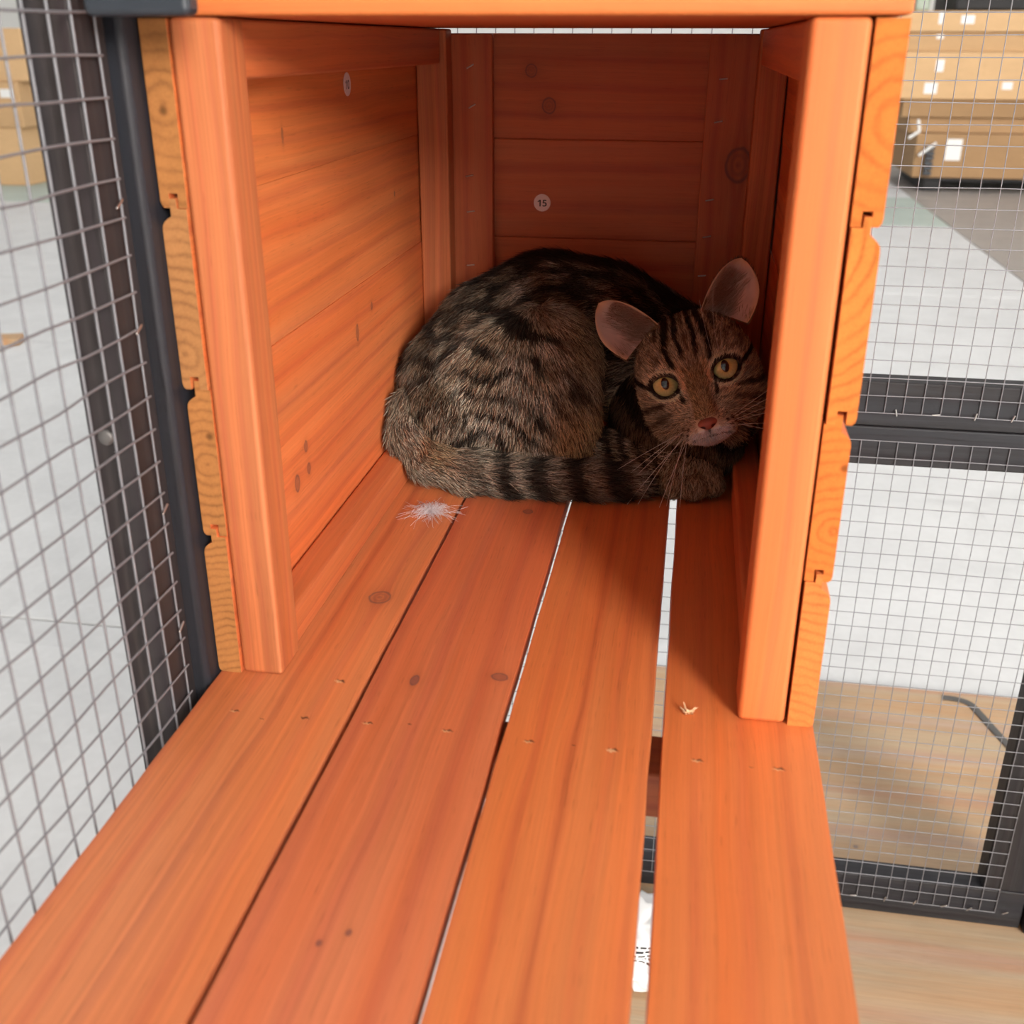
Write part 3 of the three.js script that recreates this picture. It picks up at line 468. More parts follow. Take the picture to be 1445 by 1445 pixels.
// coat colours, linear
const LIGHT = [0.58, 0.48, 0.345], GREY = [0.66, 0.585, 0.47], TAN = [0.66, 0.42, 0.205], DARK = [0.026, 0.022, 0.020], BROWN = [0.34, 0.255, 0.165];
function tailT(p) { let best = 1e9, t = 0; for (let i = 0; i < TAIL.length - 1; i++) { const a = TAIL[i], b = TAIL[i + 1], q = sub(b, a), u = clamp(dot(sub(p, a), q) / dot(q, q)), d = Math.hypot(p[0] - a[0] - q[0] * u, p[1] - a[1] - q[1] * u, p[2] - a[2] - q[2] * u); if (d < best) { best = d; t = i + u; } } return t; }
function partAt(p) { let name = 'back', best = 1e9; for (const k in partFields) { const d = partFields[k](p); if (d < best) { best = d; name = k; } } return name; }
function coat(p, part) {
  const n1 = vn3(p[0] * 16, p[1] * 16, p[2] * 16, 20) - 0.5, n2 = vn3(p[0] * 42, p[1] * 42, p[2] * 42, 21) - 0.5;
  if (part === 'tail') {
    const x = p[0], dark = [0.275, 0.345, 0.430, 0.515, 0.605, 0.705].reduce((s, c, i) => Math.max(s, smooth([0.034, 0.036, 0.040, 0.040, 0.044, 0.055][i], 0.014, Math.abs(x + 0.35 * (p[1] - 0.05) - c + 0.012 * n1))), 0) * smooth(0.2, 0.36, x + n1 * 0.05);
    const top = mix3(GREY, TAN, 0.75 * smooth(0.06, 0.02, Math.hypot(x - 0.19, (p[1] - 0.125) * 0.8)));
    return mix3(mix3(top, BROWN, 0.35 + 0.5 * n2), DARK, clamp(dark * 0.92));
  }
  if (part === 'paw' || part === 'leg') {
    const b = Math.sin(p[0] * 74 + 14 * p[1] + 3 * n1);
    return mix3(mix3(part === 'paw' ? [0.50, 0.37, 0.23] : BROWN, LIGHT, 0.35 + n2), DARK, part === 'leg' ? Math.max(...[0.602, 0.640, 0.676, 0.710].map((k) => smooth(0.011, 0.007, Math.abs(p[0] + 0.5 * (p[1] - 0.06) - k + 0.01 * n1)))) * 0.9 : 0);
  }
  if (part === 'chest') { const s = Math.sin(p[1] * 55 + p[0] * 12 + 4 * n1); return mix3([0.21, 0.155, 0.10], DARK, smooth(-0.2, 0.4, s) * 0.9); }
  if (part === 'thigh' || part === 'back') {
    const cx = 0.30, cy = 0.0, dx = p[0] - cx + 0.02 * n1, dy = (p[1] - cy) * 0.92, d = Math.hypot(dx, dy) + 0.034 * n1 + 0.010 * n2, ang = Math.atan2(dy, dx);
    let s = Math.sin(d * 2 * Math.PI / 0.047 + 1.1), brk = smooth(0.22, 0.52, vn3(ang * 6.5, d * 26, p[2] * 6, 33));
    let dark = smooth(0.05, 0.75, s) * (0.50 + 0.50 * brk) * (part === 'thigh' ? 0.95 : 0.85);
    // dark dorsal stripe with broken rows of spots beside it
    let sd = 1e9; for (let i = 1; i < SPINE.length - 1; i++) { const A = SPINE[i], B = SPINE[i + 1]; sd = Math.min(sd, capsule(p, [A[0], A[1] + A[3], A[2]], [B[0], B[1] + B[3], B[2]], 0, 0)); }
    const row = Math.sin((sd + 0.03 * n1) * 2 * Math.PI / 0.062), spot = smooth(0.40, 0.55, vn3(p[0] * 24, p[1] * 24, p[2] * 24, 44));
    dark = Math.max(dark, smooth(0.055, 0.035, sd + 0.035 * n1) * 0.95, sd < 0.19 ? smooth(0.0, 0.5, row) * spot * 0.9 : 0);
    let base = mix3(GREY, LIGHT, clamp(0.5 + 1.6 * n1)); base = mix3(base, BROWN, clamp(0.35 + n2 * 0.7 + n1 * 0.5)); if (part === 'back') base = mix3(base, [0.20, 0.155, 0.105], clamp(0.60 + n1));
    const knee = smooth(0.10, 0.03, Math.hypot((p[0] - 0.535) * 0.9, (p[1] - 0.13) * 0.62)); base = mix3(base, TAN, knee * 0.9); dark *= 1 - 0.9 * knee;
    const flank = smooth(0.075, 0.025, Math.hypot(p[0] - 0.525 + 0.25 * (p[1] - 0.36), (p[1] - 0.36) * 0.62)) * (part === 'thigh' ? 1 : 0); base = mix3(base, [0.46, 0.34, 0.20], flank); dark *= 1 - 0.85 * flank;
    const rump = smooth(0.10, 0.03, Math.hypot(p[0] - 0.15, p[1] - 0.13)); base = mix3(base, TAN, rump * 0.4);
    return mix3(base, DARK, clamp(dark));
  }
  return BROWN;
}
// --- head, in millimetres: x to the viewer's right, y up, z out of the face, origin between the eyes
const HEADPOS = [0.786, 0.302, -0.892];
const HF = nrm([0.02, 0.10, 1]); let HU = nrm([-0.335, 0.94, -0.06]); HU = nrm(sub(HU, HF.map((v) => v * dot(HU, HF)))); const HR = [HU[1] * HF[2] - HU[2] * HF[1], HU[2] * HF[0] - HU[0] * HF[2], HU[0] * HF[1] - HU[1] * HF[0]];
const MM = 0.001 / S;
const h2w = (q) => [0, 1, 2].map((i) => HEADPOS[i] + (HR[i] * q[0] + HU[i] * q[1] + HF[i] * q[2]) * MM);
const d2w = (q) => [0, 1, 2].map((i) => HR[i] * q[0] + HU[i] * q[1] + HF[i] * q[2]);
const w2h = (p) => { const d = sub(p, HEADPOS); return [dot(d, HR) / MM, dot(d, HU) / MM, dot(d, HF) / MM]; };
const EYE = [25.0, 0, -12.0], EYER = 12.0;
function almond(x, y) {   // outline of the open lids, slanting up and outwards
  const c = 0.966, s = 0.259, u = (x - EYE[0]) * c + (y - EYE[1]) * s, v = -(x - EYE[0]) * s + (y - EYE[1]) * c, a = 11.0, lens = (b) => (a * a + b * b) / (2 * b);
  const ru = lens(7.6), rl = lens(8.8); return Math.max(Math.hypot(u, v + ru - 7.6) - ru, Math.hypot(u, v - rl + 8.8) - rl);
}
function headField(p) {
  const q = [Math.abs(p[0]), p[1], p[2]];
  let d = ellipsoid(q, [0, 7, -44], [47, 40, 42]);
  d = smin(d, ellipsoid(q, [27, -20, -36], [25, 25, 27]), 22);
  d = smin(d, ellipsoid(q, [23, 13, -19], [16, 13, 15]), 14);                       // brow
  d = smin(d, capsule(q, [0, 14, -16], [0, -31, 8], 13, 8.5), 12);                  // bridge of the nose
  d = smin(d, ellipsoid(q, [9.5, -43, -1], [13.5, 10.5, 15]), 8);                   // whisker pads
  d = smin(d, ellipsoid(q, [0, -51.5, -8], [11, 7.0, 12]), 8);                       // chin
  d = smin(d, ellipsoid(q, [24, -36, -30], [21, 19, 20]), 14);                      // jowl
  d = smin(d, ellipsoid(q, [0, -60, -42], [36, 15, 22]), 12);                       // ruff under the jaw
  d = smin(d, ellipsoid(q, [17, -24, -14], [15, 14, 15]), 10);                      // cheekbone
  const er = Math.hypot(q[0] - EYE[0], q[1] - EYE[1], q[2] - EYE[2]); d = smin(d, er - EYER - 1.5, 6); d = smax(d, -Math.max(er - EYER - 7, almond(q[0], q[1])), 1.2);   // lids and their opening
  const slit = Math.max(Math.abs(q[0]) - 0.9, 0); const lip = Math.hypot(slit, Math.max(0, -44 - q[1], q[1] + 39)) ; d += 1.4 * smooth(3.0, 0, lip) * smooth(4, 12, q[2]);
  const mouth = Math.abs(q[1] + 49.5 - 0.18 * q[0]) ; d += 1.3 * smooth(2.2, 0, mouth) * smooth(20, 14, q[0]) * smooth(-8, 0, q[2]);
  return d;
}
function headCoat(p) {
  const x = Math.abs(p[0]), y = p[1], z = p[2], n1 = vn3(p[0] * 0.10 + 9, y * 0.10, z * 0.10, 51) - 0.5, n2 = vn3(p[0] * 0.3 + 9, y * 0.3, z * 0.3, 52) - 0.5;
  let base = mix3([0.72, 0.53, 0.34], [0.46, 0.36, 0.25], clamp(0.5 + n1 * 1.4)), dark = 0;
  const line = (x0, y0, x1, y1, w) => { const ax = x1 - x0, ay = y1 - y0, t = clamp(((x - x0) * ax + (y - y0) * ay) / (ax * ax + ay * ay)), d = Math.hypot(x - x0 - ax * t, y - y0 - ay * t) + n2 * 1.6; return smooth(w, w * 0.4, d); };
  // bars of the forehead
  dark = Math.max(dark, line(14.5, 10, 17, 26, 3.6), line(16.5, 28, 12.5, 48, 4.6) , line(5.2, 16, 7.5, 34, 2.6), line(6.5, 36, 4.5, 56, 3.6), line(0, 20, 0, 32, 1.8) * 0.6, line(0, 38, 0, 60, 2.4) * 0.8, line(24, 34, 21, 50, 3.2) * 0.8);
  dark = Math.max(dark, smooth(46, 56, y + n1 * 8) * 0.8 * smooth(26, 18, x));
  // speckle over the brow and temples
  dark = Math.max(dark, smooth(0.02, 0.2, vn3(p[0] * 0.42, y * 0.5, z * 0.3, 55) - 0.47) * 0.6 * smooth(8, 16, y) * smooth(16, 24, x));
  // pale ring and dark rim of the eyes, tear line
  const ex = x - EYE[0], ey = y - EYE[1], ed = Math.hypot(ex, ey * 1.05); const ring = smooth(7.5, 5.0, almond(x, y) + n2) ; base = mix3(base, [0.98, 0.74, 0.50], clamp(ring * 0.95 * smooth(9, -2, ey) + ring * 0.6 * smooth(0, 9, ey))); dark *= 1 - 0.8 * ring;
  const al = almond(x, y); dark = Math.max(dark, smooth(3.4, 2.2, al) * smooth(-30, -20, z) * 0.97, line(15.5, -4.5, 13.2, -17, 2.3) * 0.85, line(37, -1, 54, 6, 3.2), line(31, -17, 52, -22, 3.4) * 0.8, line(26, -25, 46, -36, 2.8) * 0.6, line(14, 12, 34, 14, 1.6) * 0.4);
  // nose bridge
  const br = smooth(9.5, 6.5, x) * smooth(12, 2, y) * smooth(-36, -28, y); base = mix3(base, [0.40, 0.27, 0.135], br * 0.85); const side = smooth(6.5, 9, x) * smooth(14.5, 11.5, x) * smooth(14, 6, y) * smooth(-12, -4, y); base = mix3(base, [0.72, 0.45, 0.24], side); dark *= 1 - 0.7 * side;
  // muzzle and chin
  const muz = smooth(22, 12, x) * smooth(-35, -41, y) * smooth(-16, -4, z); base = mix3(base, mix3([0.80, 0.62, 0.48], [1.0, 0.88, 0.80], smooth(-38, -44, y)), muz * 0.95);
  const chin = smooth(16, 10, x) * smooth(-47, -52, y) * smooth(-24, -12, z); base = mix3(base, [0.95, 0.82, 0.74], chin * 0.9);
  dark = Math.max(dark, line(0, -41, 0, -46, 0.9) * 0.75 * smooth(-4, 4, z), smooth(1.3, 0.5, Math.abs(y + 47.5 + 0.012 * x * x - 0.16 * x)) * smooth(17, 13, x) * 0.7 * smooth(-10, -2, z));
  for (const [sx, sy] of [[15, -38], [19, -37.5], [17, -41.5], [21, -41], [18, -45], [23, -44.5]]) dark = Math.max(dark, smooth(1.5, 0.8, Math.hypot(x - sx, y - sy)) * 0.9 * smooth(-14, -6, z));
  // necklace stripes of the throat
  dark = Math.max(dark, y < -40 ? smooth(0.15, 0.6, Math.sin(Math.hypot(x * 0.7, y + 36, z + 4) * 0.36 + n1 * 2)) * 0.9 * smooth(30, 34, Math.hypot(x * 0.8, y + 36, z - 4)) : 0);
  return mix3(base.map((v, i) => Math.min(0.95, v * [1.22, 1.32, 1.38][i])), DARK, clamp(dark * (0.78 + 0.5 * vn3(p[0] * 0.55, y * 0.3, z * 0.3, 58))));
}
const catBase = [0.5 * S, H, -1.05 * S];
const cat = thing('tabby_cat', 'brown tabby cat curled up in the back of the orange wooden box', 'cat', catBase);
const w2l = (p) => [p[0] * S - catBase[0], p[1] * S, p[2] * S - catBase[2]];
const camU = [0.7556, 0.999, 1.4695];
const furSamples = [];   // {p, n, part}
function finish(net, field, eps, toWorld, dirWorld, colour) {
  const nv = net.pos.length / 3, P = new Float32Array(nv * 3), N = new Float32Array(nv * 3), C = new Float32Array(nv * 3);
  for (let i = 0; i < nv; i++) { const q = [net.pos[3 * i], net.pos[3 * i + 1], net.pos[3 * i + 2]]; P.set(w2l(toWorld(q)), 3 * i); N.set(dirWorld(grad(field, q, eps)), 3 * i); C.set(colour(q), 3 * i); }
  const g = new THREE.BufferGeometry(); g.setAttribute('position', new THREE.BufferAttribute(P, 3)); g.setAttribute('normal', new THREE.BufferAttribute(N, 3)); g.setAttribute('color', new THREE.BufferAttribute(C, 3));
  let agree = 0; for (let i = 0; i < net.idx.length; i += 33) { const [a, b, c] = [0, 1, 2].map((k) => [0, 1, 2].map((q) => P[3 * net.idx[i - i % 3 + k] + q])), u = sub(b, a), v = sub(c, a); agree += Math.sign((u[1] * v[2] - u[2] * v[1]) * N[3 * net.idx[i - i % 3]] + (u[2] * v[0] - u[0] * v[2]) * N[3 * net.idx[i - i % 3] + 1] + (u[0] * v[1] - u[1] * v[0]) * N[3 * net.idx[i - i % 3] + 2]); }
  const ix = net.idx.slice(); if (agree < 0) for (let i = 0; i < ix.length; i += 3) { const k = ix[i + 1]; ix[i + 1] = ix[i + 2]; ix[i + 2] = k; }
  g.setIndex(ix); return g;
}
const idf = (v) => v;
const bodyNet = surfaceNet(bodyField, [0.02, -0.02, -1.42], [0.93, 0.54, -0.79], 0.010);
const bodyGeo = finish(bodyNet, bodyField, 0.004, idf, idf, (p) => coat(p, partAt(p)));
const headNet = surfaceNet(headField, [-60, -80, -92], [60, 58, 30], 1.3);
const headGeo = finish(headNet, headField, 0.8, h2w, d2w, headCoat);

// --- ears: hollow curved shells, front and back skins joined round the rim
const EARIN = [0.60, 0.40, 0.34], EARRIM = [0.66, 0.42, 0.25];
function earGeo(sx) {
  const nt = 26, ns = 18, pos = [], col = [], idx = [];
  const outB = [52, 26, -38], inB = [18, 47, -40], tip = [61, 78, -44];
  const pt = (t, s, back) => {
    const mid = [0, 1, 2].map((i) => (outB[i] + inB[i]) / 2), w = Math.pow(1 - Math.pow(t, 2.3), 0.62);
    const e = [0, 1, 2].map((i) => (outB[i] - inB[i]) / 2);
    const bow = 6 * Math.sin(t * Math.PI * 0.9);                                  // the outer edge bulges
    const cx = lerp(mid[0], tip[0], t) + 2 * Math.sin(t * Math.PI), cy = lerp(mid[1], tip[1], t);
    const cup = 15 * (1 - 0.75 * t) * (1 - s * s) * (1 - 0.35 * (s > 0 ? 1 : 0) * s);
    let q = [cx + e[0] * s * w + (s > 0 ? bow * s * w * 0.5 : -bow * 0.25 * -s * w), cy + e[1] * s * w + (s > 0 ? -bow * 0.1 : bow * 0.15 * -s), mid[2] + 9 - 2 * t - cup * (0.55 + 0.45 * w)];
    if (back) { q[2] -= 1.6 + 1.2 * (1 - s * s); }
    return q;
  };
  for (const back of [0, 1]) for (let i = 0; i <= nt; i++) for (let j = 0; j <= ns; j++) {
    const t = i / nt, s = j / ns * 2 - 1, q = pt(t * 0.999, s, back); pos.push(...w2l(h2w([q[0] * sx, q[1], q[2]])));
    const rim = smooth(0.80, 0.97, Math.max(Math.abs(s), t)), nn = vn(t * 9, s * 9 + sx * 20, 77) - 0.5; let c = mix3(mix3(EARIN, [0.52, 0.42, 0.38], smooth(0.1, 0.8, t + nn * 0.4)), [0.46, 0.32, 0.26], clamp(0.3 + nn));
    c = back ? mix3(BROWN, DARK, 0.5 + nn) : mix3(c, EARRIM, rim * 0.8); col.push(...c);
  }
  const W = ns + 1, off = (nt + 1) * W, tri = (a, b, c) => (sx > 0 ? idx.push(a, b, c) : idx.push(a, c, b));
  for (let i = 0; i < nt; i++) for (let j = 0; j < ns; j++) { const a = i * W + j; tri(a, a + 1, a + W + 1); tri(a, a + W + 1, a + W); tri(off + a, off + a + W + 1, off + a + 1); tri(off + a, off + a + W, off + a + W + 1); }
  for (let i = 0; i < nt; i++) for (const j of [0, ns]) { const a = i * W + j, b = a + W; if (j === 0) { tri(a, b, off + b); tri(a, off + b, off + a); } else { tri(a, off + b, b); tri(a, off + a, off + b); } }
  const g = new THREE.BufferGeometry(); g.setAttribute('position', new THREE.Float32BufferAttribute(pos, 3)); g.setAttribute('color', new THREE.Float32BufferAttribute(col, 3)); g.setIndex(idx); g.computeVertexNormals();
  return { g, pt };
}
const ears = [earGeo(-1), earGeo(1)];
const catSkin = new THREE.MeshPhysicalMaterial({ vertexColors: true, roughness: 0.85, specularIntensity: 0.25 });
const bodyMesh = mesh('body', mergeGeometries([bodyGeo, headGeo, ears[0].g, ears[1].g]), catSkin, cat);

// --- eyes, nose
const toCam = nrm(sub(camU, HEADPOS)), gaze = [dot(toCam, HR), dot(toCam, HU), dot(toCam, HF)];
for (const sx of [-1, 1]) {
  const g = new THREE.SphereGeometry(EYER, 96, 72), p = g.attributes.position, col = [], P = [], N = [];
  const fwd = nrm([gaze[0], gaze[1] + 0.03, gaze[2]]), up = nrm(sub([0, 1, 0], fwd.map((v) => v * fwd[1]))), rt = [up[1] * fwd[2] - up[2] * fwd[1], up[2] * fwd[0] - up[0] * fwd[2], up[0] * fwd[1] - up[1] * fwd[0]];
  for (let i = 0; i < p.count; i++) {
    const v = nrm([p.getX(i), p.getZ(i), p.getY(i)]), d = [0, 1, 2].map((k) => rt[k] * v[0] + up[k] * v[1] + fwd[k] * v[2]);
    const a = Math.atan2(v[1], v[0]), r = Math.acos(clamp(v[2], -1, 1)), pup = Math.hypot(v[0] / 0.27, v[1] / 0.43), fib = 0.85 + 0.3 * vn(a * 14 + 60, r * 5, 90 + sx);
    let c = mix3([0.62, 0.56, 0.19], [0.56, 0.61, 0.28], smooth(0.25, 0.8, r)).map((k) => k * fib); c = mix3(c, [0.60, 0.45, 0.13], smooth(0.55, 0.3, r) * 0.4);
    c = mix3(c, [0.004, 0.004, 0.004], smooth(1.05, 0.93, pup)); c = mix3(c, [0.01, 0.008, 0.006], smooth(0.98, 1.10, r));
    const w = w2l(h2w([EYE[0] * sx + d[0] * EYER, EYE[1] + d[1] * EYER, EYE[2] + d[2] * EYER])); P.push(...w); N.push(...d2w(d)); col.push(...c);
  }
  const e = new THREE.BufferGeometry(); e.setAttribute('position', new THREE.Float32BufferAttribute(P, 3)); e.setAttribute('normal', new THREE.Float32BufferAttribute(N, 3)); e.setAttribute('color', new THREE.Float32BufferAttribute(col, 3)); { const ix = Array.from(g.index.array); for (let i = 0; i < ix.length; i += 3) { const k = ix[i + 1]; ix[i + 1] = ix[i + 2]; ix[i + 2] = k; } e.setIndex(ix); }
  tag(mesh('eye', e, new THREE.MeshPhysicalMaterial({ vertexColors: true, roughness: 0.25, clearcoat: 1, clearcoatRoughness: 0.03 }), cat), 'yellow-green eye with dark slit pupil');
}
{ // nose leather: a rounded triangle with two nostrils
  const nf = (q) => { const x = Math.abs(q[0]), y = q[1] + 36.5, z = q[2] - 15.0; let d = ellipsoid([x, y, z], [0, 0.5, 0], [8.2, 5.2, 5.0]); d = smax(d, (x * 0.72 - y - 6.0) * 0.75, 2.0); d = smax(d, -(ellipsoid([x, y, z], [4.6, -1.6, 4.4], [1.9, 1.3, 2.4])), 1.0); return d; };
  const g = finish(surfaceNet(nf, [-10, -46, 8], [10, -29, 23], 0.5), nf, 0.3, h2w, d2w, (q) => (ellipsoid([Math.abs(q[0]), q[1] + 36.5, q[2] - 15], [4.6, -1.6, 4.4], [2.3, 1.7, 2.8]) < 0 ? [0.05, 0.02, 0.018] : mix3([0.40, 0.13, 0.09], [0.16, 0.06, 0.045], smooth(-35, -32, q[1]) * 0.6)));
  tag(mesh('nose', g, new THREE.MeshPhysicalMaterial({ vertexColors: true, roughness: 0.45 }), cat), 'brick pink nose');
}

// --- fur: many thin bent blades
const rf = rng(4242), blade = (() => {
  const pos = [], nor = [], idx = [], ys = [0, 0.3, 0.65, 1], ws = [0.5, 0.5, 0.36, 0.04], zs = [0, 0.03, 0.13, 0.30];
  ys.forEach((y, i) => { pos.push(-ws[i], y, zs[i], ws[i], y, zs[i]); nor.push(-0.35, 0, -0.94, 0.35, 0, -0.94); if (i) { const a = 2 * i - 2; idx.push(a, a + 2, a + 1, a + 1, a + 2, a + 3); } });
  const g = new THREE.BufferGeometry(); g.setAttribute('position', new THREE.Float32BufferAttribute(pos, 3)); g.setAttribute('normal', new THREE.Float32BufferAttribute(nor, 3)); g.setIndex(idx); return g;
})();
function sampler(net) {
  const cum = []; let tot = 0; for (let i = 0; i < net.idx.length; i += 3) { const [a, b, c] = [0, 1, 2].map((k) => net.pos.slice(3 * net.idx[i + k], 3 * net.idx[i + k] + 3)), u = sub(b, a), v = sub(c, a); tot += Math.hypot(u[1] * v[2] - u[2] * v[1], u[2] * v[0] - u[0] * v[2], u[0] * v[1] - u[1] * v[0]) / 2; cum.push(tot); }
  return () => { const r = rf() * tot; let lo = 0, hi = cum.length - 1; while (lo < hi) { const m = (lo + hi) >> 1; if (cum[m] < r) lo = m + 1; else hi = m; } let u = rf(), v = rf(); if (u + v > 1) { u = 1 - u; v = 1 - v; } const k = [0, 1, 2].map((q) => net.idx[3 * lo + q] * 3); return [0, 1, 2].map((q) => net.pos[k[0] + q] + u * (net.pos[k[1] + q] - net.pos[k[0] + q]) + v * (net.pos[k[2] + q] - net.pos[k[0] + q])); };
}
function flow(p, part) {
  if (part === 'tail') { const t = tailT(p), i = Math.min(TAIL.length - 2, Math.floor(t)); return nrm(sub(TAIL[i + 1], TAIL[i])); }
  if (part === 'back') { let best = 1e9, d = [0, 0, 0]; for (let i = 0; i < SPINE.length - 1; i++) { const k = capsule(p, SPINE[i], SPINE[i + 1], SPINE[i][3], SPINE[i + 1][3]); if (k < best) { best = k; d = sub(SPINE[i], SPINE[i + 1]); } } const f = nrm(d); return nrm([f[0] * 0.8 - 0.1, f[1] * 0.6 - 0.45, f[2] * 0.8 + 0.15]); }
  if (part === 'thigh') { const k = vn(p[0] * 6, p[1] * 6, 3) - 0.5; return nrm([-0.40 + 0.80 * smooth(0.22, 0.52, p[0]) + k * 0.3, -0.85, 0.1]); }
  if (part === 'leg') return [1, -0.15, 0.1];
  if (part === 'paw') return nrm([(p[0] - 0.77) * 4 - 0.1, -0.5, 0.8]);
  return nrm([-0.1, -1, 0.35]);
}
const inst = { m: [], c: [] }, M4 = new THREE.Matrix4(), zero = V3(0, 0, 0);
function strand(root, dir, side, len, wid, c) {   // root in units, len and wid in metres
  const y = V3(...dir), z = V3(...side); z.addScaledVector(y, -z.dot(y)).normalize(); const x = V3().crossVectors ? new THREE.Vector3().crossVectors(y, z) : zero;
  M4.makeBasis(x.multiplyScalar(wid), y.multiplyScalar(len), z.multiplyScalar(len)); const l = w2l(root); M4.setPosition(l[0], l[1], l[2]); inst.m.push(...M4.elements); inst.c.push(...c);
}
function grow(p, n, f, lift, jit, len, wid, c) {
  const t = nrm(sub(f, n.map((v) => v * dot(f, n)))), j = [rf() - 0.5, rf() - 0.5, rf() - 0.5], d = nrm([0, 1, 2].map((i) => t[i] + n[i] * lift + j[i] * jit));
  strand(p, d, nrm(n.map((v, i) => -v + (rf() - 0.5) * 0.9)), len, wid, c);
}
const ring2 = (q) => (almond(Math.abs(q[0]), q[1]) < 5 || (q[1] < -36 && Math.abs(q[0]) < 22 && q[2] > -12) ? 0.25 : 0.8);
const agouti = (c, amt) => { const r = rf(), k = r < 0.36 ? 0.22 : r > 0.80 ? 1.5 : 0.65 + 0.5 * rf(), w = 1 + (rf() - 0.5) * 0.16; return [c[0] * lerp(1, k, amt) * w, c[1] * lerp(1, k, amt), c[2] * lerp(1, k, amt) / w]; };
{
  const pick = sampler(bodyNet); let made = 0;
  for (let i = 0; i < 330000 && made < 120000; i++) {
    const p = pick(); if (p[1] < 0.006) continue; const n = grad(bodyField, p, 0.004); if (dot(n, nrm(sub(camU, p))) < -0.30) continue;
    if (headField(w2h(p)) < -4) continue;
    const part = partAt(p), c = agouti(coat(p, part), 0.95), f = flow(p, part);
    const len = { back: 0.0125, thigh: 0.0115, tail: 0.0125, chest: 0.013, leg: 0.007, paw: 0.0052 }[part] * (0.7 + 0.6 * rf());
    grow(p, n, f, part === 'tail' ? 0.5 : 0.42, 0.5, len, part === 'paw' ? 0.00045 : 0.00072, c); made++;
  }
  const hp = sampler(headNet); made = 0;
  for (let i = 0; i < 200000 && made < 75000; i++) {
    const q = hp(), n0 = grad(headField, q, 0.8), x = Math.abs(q[0]); if (q[2] < -80) continue; const n = d2w(n0), p = h2w(q); if (dot(n, nrm(sub(camU, p))) < -0.30) continue;
    const ed = Math.hypot(x - EYE[0], q[1] - EYE[1]); if (almond(x, q[1]) < 1.3 && q[2] > -26) continue; if (x < 8.5 && q[1] < -31.5 && q[1] > -42 && q[2] > 8) continue;
    let f0 = nrm([q[0] * 1.0, (q[1] + 34) * 0.9 + (q[1] < -36 ? -6 : 0), (q[2] - 26) * 0.75]);
    let len = lerp(0.0024, 0.0065, smooth(8, 45, Math.hypot(q[0], q[1] + 30, q[2] - 14))); if (q[1] < -25 && x > 24) len *= 1.5; if (q[2] < -34) len *= 1.3; if (ed < 18) len *= 0.6; if (q[1] < -46 && q[2] < -14) len = 0.010;
    if (bodyField(p) < -0.015) continue;
    const c = agouti(headCoat(q), ring2(q)); grow(p, n, d2w(f0), ed < 17 ? 0.18 : 0.34, 0.42, len * (0.7 + 0.6 * rf()), 0.00042, c); made++;
  }
  // hair inside and along the ears
  [-1, 1].forEach((sx, e) => {
    for (let i = 0; i < 1500; i++) { const t = Math.pow(rf(), 1.5) * 0.7, s = -0.92 + rf() * (0.35 + rf() * 1.0), q = ears[e].pt(t, s, 0), p = h2w([q[0] * sx, q[1], q[2] + 0.5]); const d = nrm(d2w([sx * (0.85 + rf() * 0.4), 0.45 + rf() * 0.5, 0.35 + 0.3 * rf()])); const c = mix3([0.86, 0.72, 0.62], [0.50, 0.38, 0.31], rf()); strand(p, d, nrm(d2w([rf() - 0.5, rf() - 0.5, 1])), 0.007 + 0.009 * rf() * (1 - t), 0.00022, c); }
    for (let i = 0; i < 1600; i++) { const t = rf() * 0.98, s = rf() * 2 - 1, q = ears[e].pt(t, s, 1), p = h2w([q[0] * sx, q[1], q[2]]); strand(p, nrm(d2w([sx * 0.5 + (rf() - 0.5) * 0.5, 0.8, -0.35])), nrm(d2w([rf() - 0.5, 0, -1])), 0.0035, 0.0003, mix3(BROWN, DARK, rf())); }
    for (let i = 0; i < 1400; i++) { const t = rf() * 0.16, s = rf() * 2 - 1, q = ears[e].pt(t, s, 0), p = h2w([q[0] * sx, q[1] - 2, q[2]]); strand(p, nrm(d2w([sx * (0.35 + rf() * 0.4), 0.8, 0.25 * rf()])), nrm(d2w([rf() - 0.5, 0, -1])), 0.009 * (0.6 + 0.6 * rf()), 0.0003, mix3([0.34, 0.23, 0.14], BROWN, rf())); }
  });
  const fur = new THREE.InstancedMesh(blade, new THREE.MeshPhysicalMaterial({ roughness: 0.62, specularIntensity: 0.35 }), inst.c.length / 3);
  fur.instanceMatrix.array.set(inst.m); fur.instanceColor = new THREE.InstancedBufferAttribute(new Float32Array(inst.c), 3); fur.name = 'fur'; fur.castShadow = fur.receiveShadow = true; cat.add(fur); tag(fur, 'short striped tabby fur', null, null, 'stuff');
}
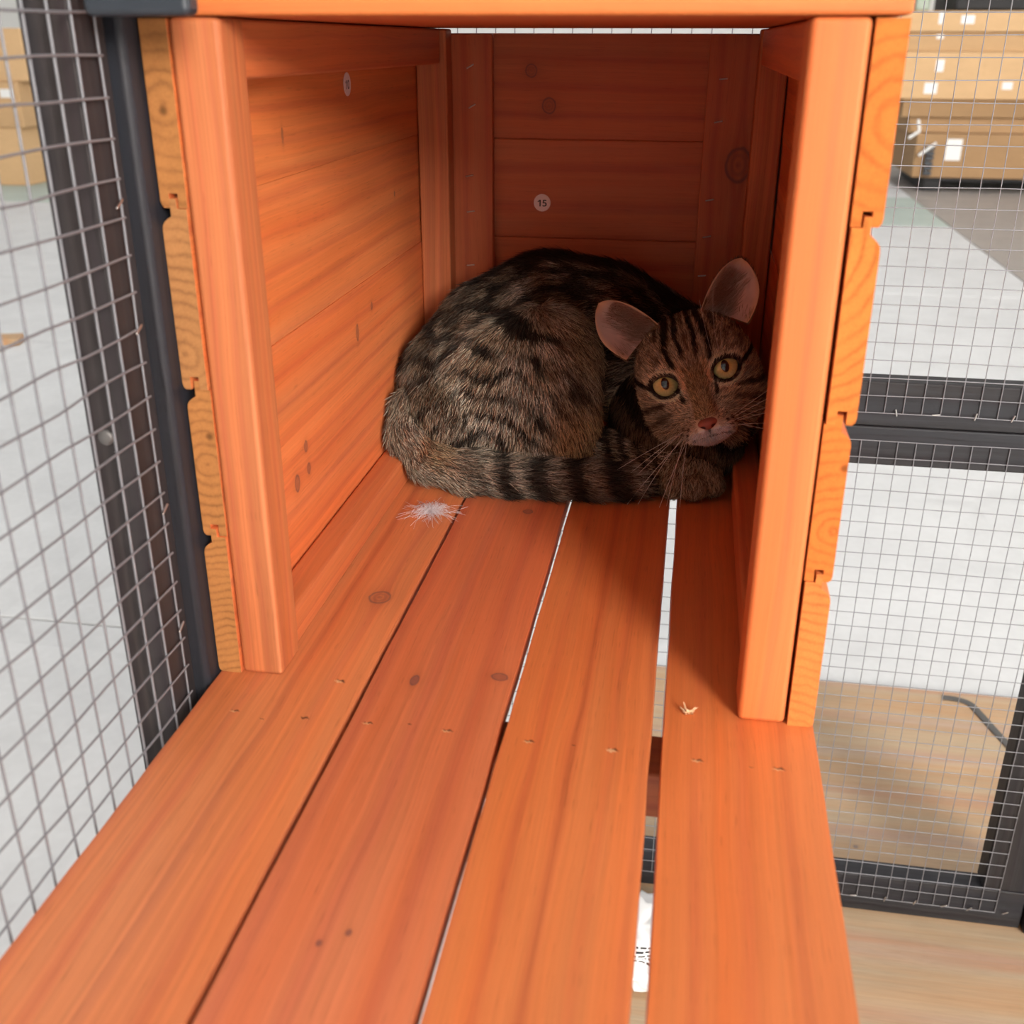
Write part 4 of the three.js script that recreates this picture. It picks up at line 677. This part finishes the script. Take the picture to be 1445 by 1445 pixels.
// --- whiskers and brow hairs
{
  const wm = plainMat([0.95, 0.90, 0.84], 0.35), W = [];
  for (const sx of [-1, 1]) for (const [x, y, a, l, drop] of sx < 0 ? [[17, -39, 0.15, 66, 18], [20, -40, 0.30, 70, 22], [17, -42, 0.50, 78, 26], [21, -43, 0.62, 74, 30], [18, -45, 0.85, 80, 30], [22, -46, 0.98, 62, 26], [20, -47, 1.15, 56, 20], [24, -42, 0.42, 58, 14]] : [[17, -39, -0.42, 60, 10], [20, -40, -0.30, 62, 12], [17, -42, -0.18, 60, 12], [21, -43, -0.04, 54, 12], [18, -45, 0.16, 50, 12], [22, -46, 0.40, 40, 10]]) W.push([sx, x, y, 6 - (x - 15) * 0.8, a, l, drop]);
  for (const [sx, x, y, z, a, l, drop] of W) { const pts = []; for (let i = 0; i <= 4; i++) { const t = i / 4; pts.push(V3(...w2l(h2w([sx * (x + Math.cos(a) * l * t), y - Math.sin(a) * l * t - drop * t * t * 0.35, z + 8 * Math.sin(t * 2.2) - 6 * t])))); } mesh('whisker', tube(pts, 0.00017, 14, 4), wm, cat); }
  for (const [sx, x, y, l, dx] of [[-1, 22, 15, 34, 10], [-1, 27, 14, 26, 14], [1, 18, 18, 42, 2], [1, 24, 17, 46, 8], [1, 27, 16, 36, 14]]) { const pts = []; for (let i = 0; i <= 3; i++) { const t = i / 3; pts.push(V3(...w2l(h2w([sx * (x + dx * t * t), y + l * t, -2 + 14 * t - 12 * t * t])))); } mesh('brow_hair', tube(pts, 0.00008, 10, 4), wm, cat); }
}

// ------------------------------------------------------------------ small things on the planks
{
  const t = thing('fur_tuft', 'loose tuft of pale grey cat hair on the planks in front of the tail', 'fur tuft', [0.205 * S, H + 0.0004, -0.715 * S]), r2 = rng(99), gs = [];
  for (let i = 0; i < 260; i++) {
    const a = r2() * Math.PI * 2, core = i < 170, L = core ? 0.006 + 0.010 * r2() : 0.012 + 0.020 * r2(), x0 = (r2() - 0.5) * 0.010, z0 = (r2() - 0.5) * 0.007, up = core ? 0.006 * r2() : 0.004 * r2(), b = (r2() - 0.5) * 1.0, pts = [];
    for (let k = 0; k <= 3; k++) { const q = k / 3; pts.push(V3(x0 + Math.cos(a + b * q) * L * q, 0.0004 + up * Math.sin(q * 3.1) + 0.003 * r2() * (core ? 1 : 0), z0 + Math.sin(a + b * q) * L * q)); }
    gs.push(tube(pts, 0.00009, 5, 3));
  }
  const m = mesh('hair', mergeGeometries(gs), plainMat([0.72, 0.66, 0.68], 0.6), t); tag(m, 'thin pale hairs', null, null, 'stuff');
}
{
  const t = thing('wood_splinter', 'pale torn wood splinter on the plank beside the right post', 'wood splinter', [0.8045 * S, H, -0.003 * S]), r2 = rng(5), sm = plainMat([0.74, 0.46, 0.26], 0.8), gs = [];
  for (let i = 0; i < 14; i++) { const g = new THREE.ConeGeometry(0.0007 + 0.0006 * r2(), 0.004 + 0.004 * r2(), 5); g.translate(0, 0.0022, 0); g.rotateX((r2() - 0.5) * 2.6); g.rotateZ((r2() - 0.5) * 2.6); g.translate((r2() - 0.5) * 0.004, 0.0006, (r2() - 0.5) * 0.003); gs.push(g); }
  const m = mesh('splinter', mergeGeometries(gs), sm, t); m.geometry.computeBoundingBox(); m.position.y = -m.geometry.boundingBox.min.y;
}
renderer.render(scene, camera);
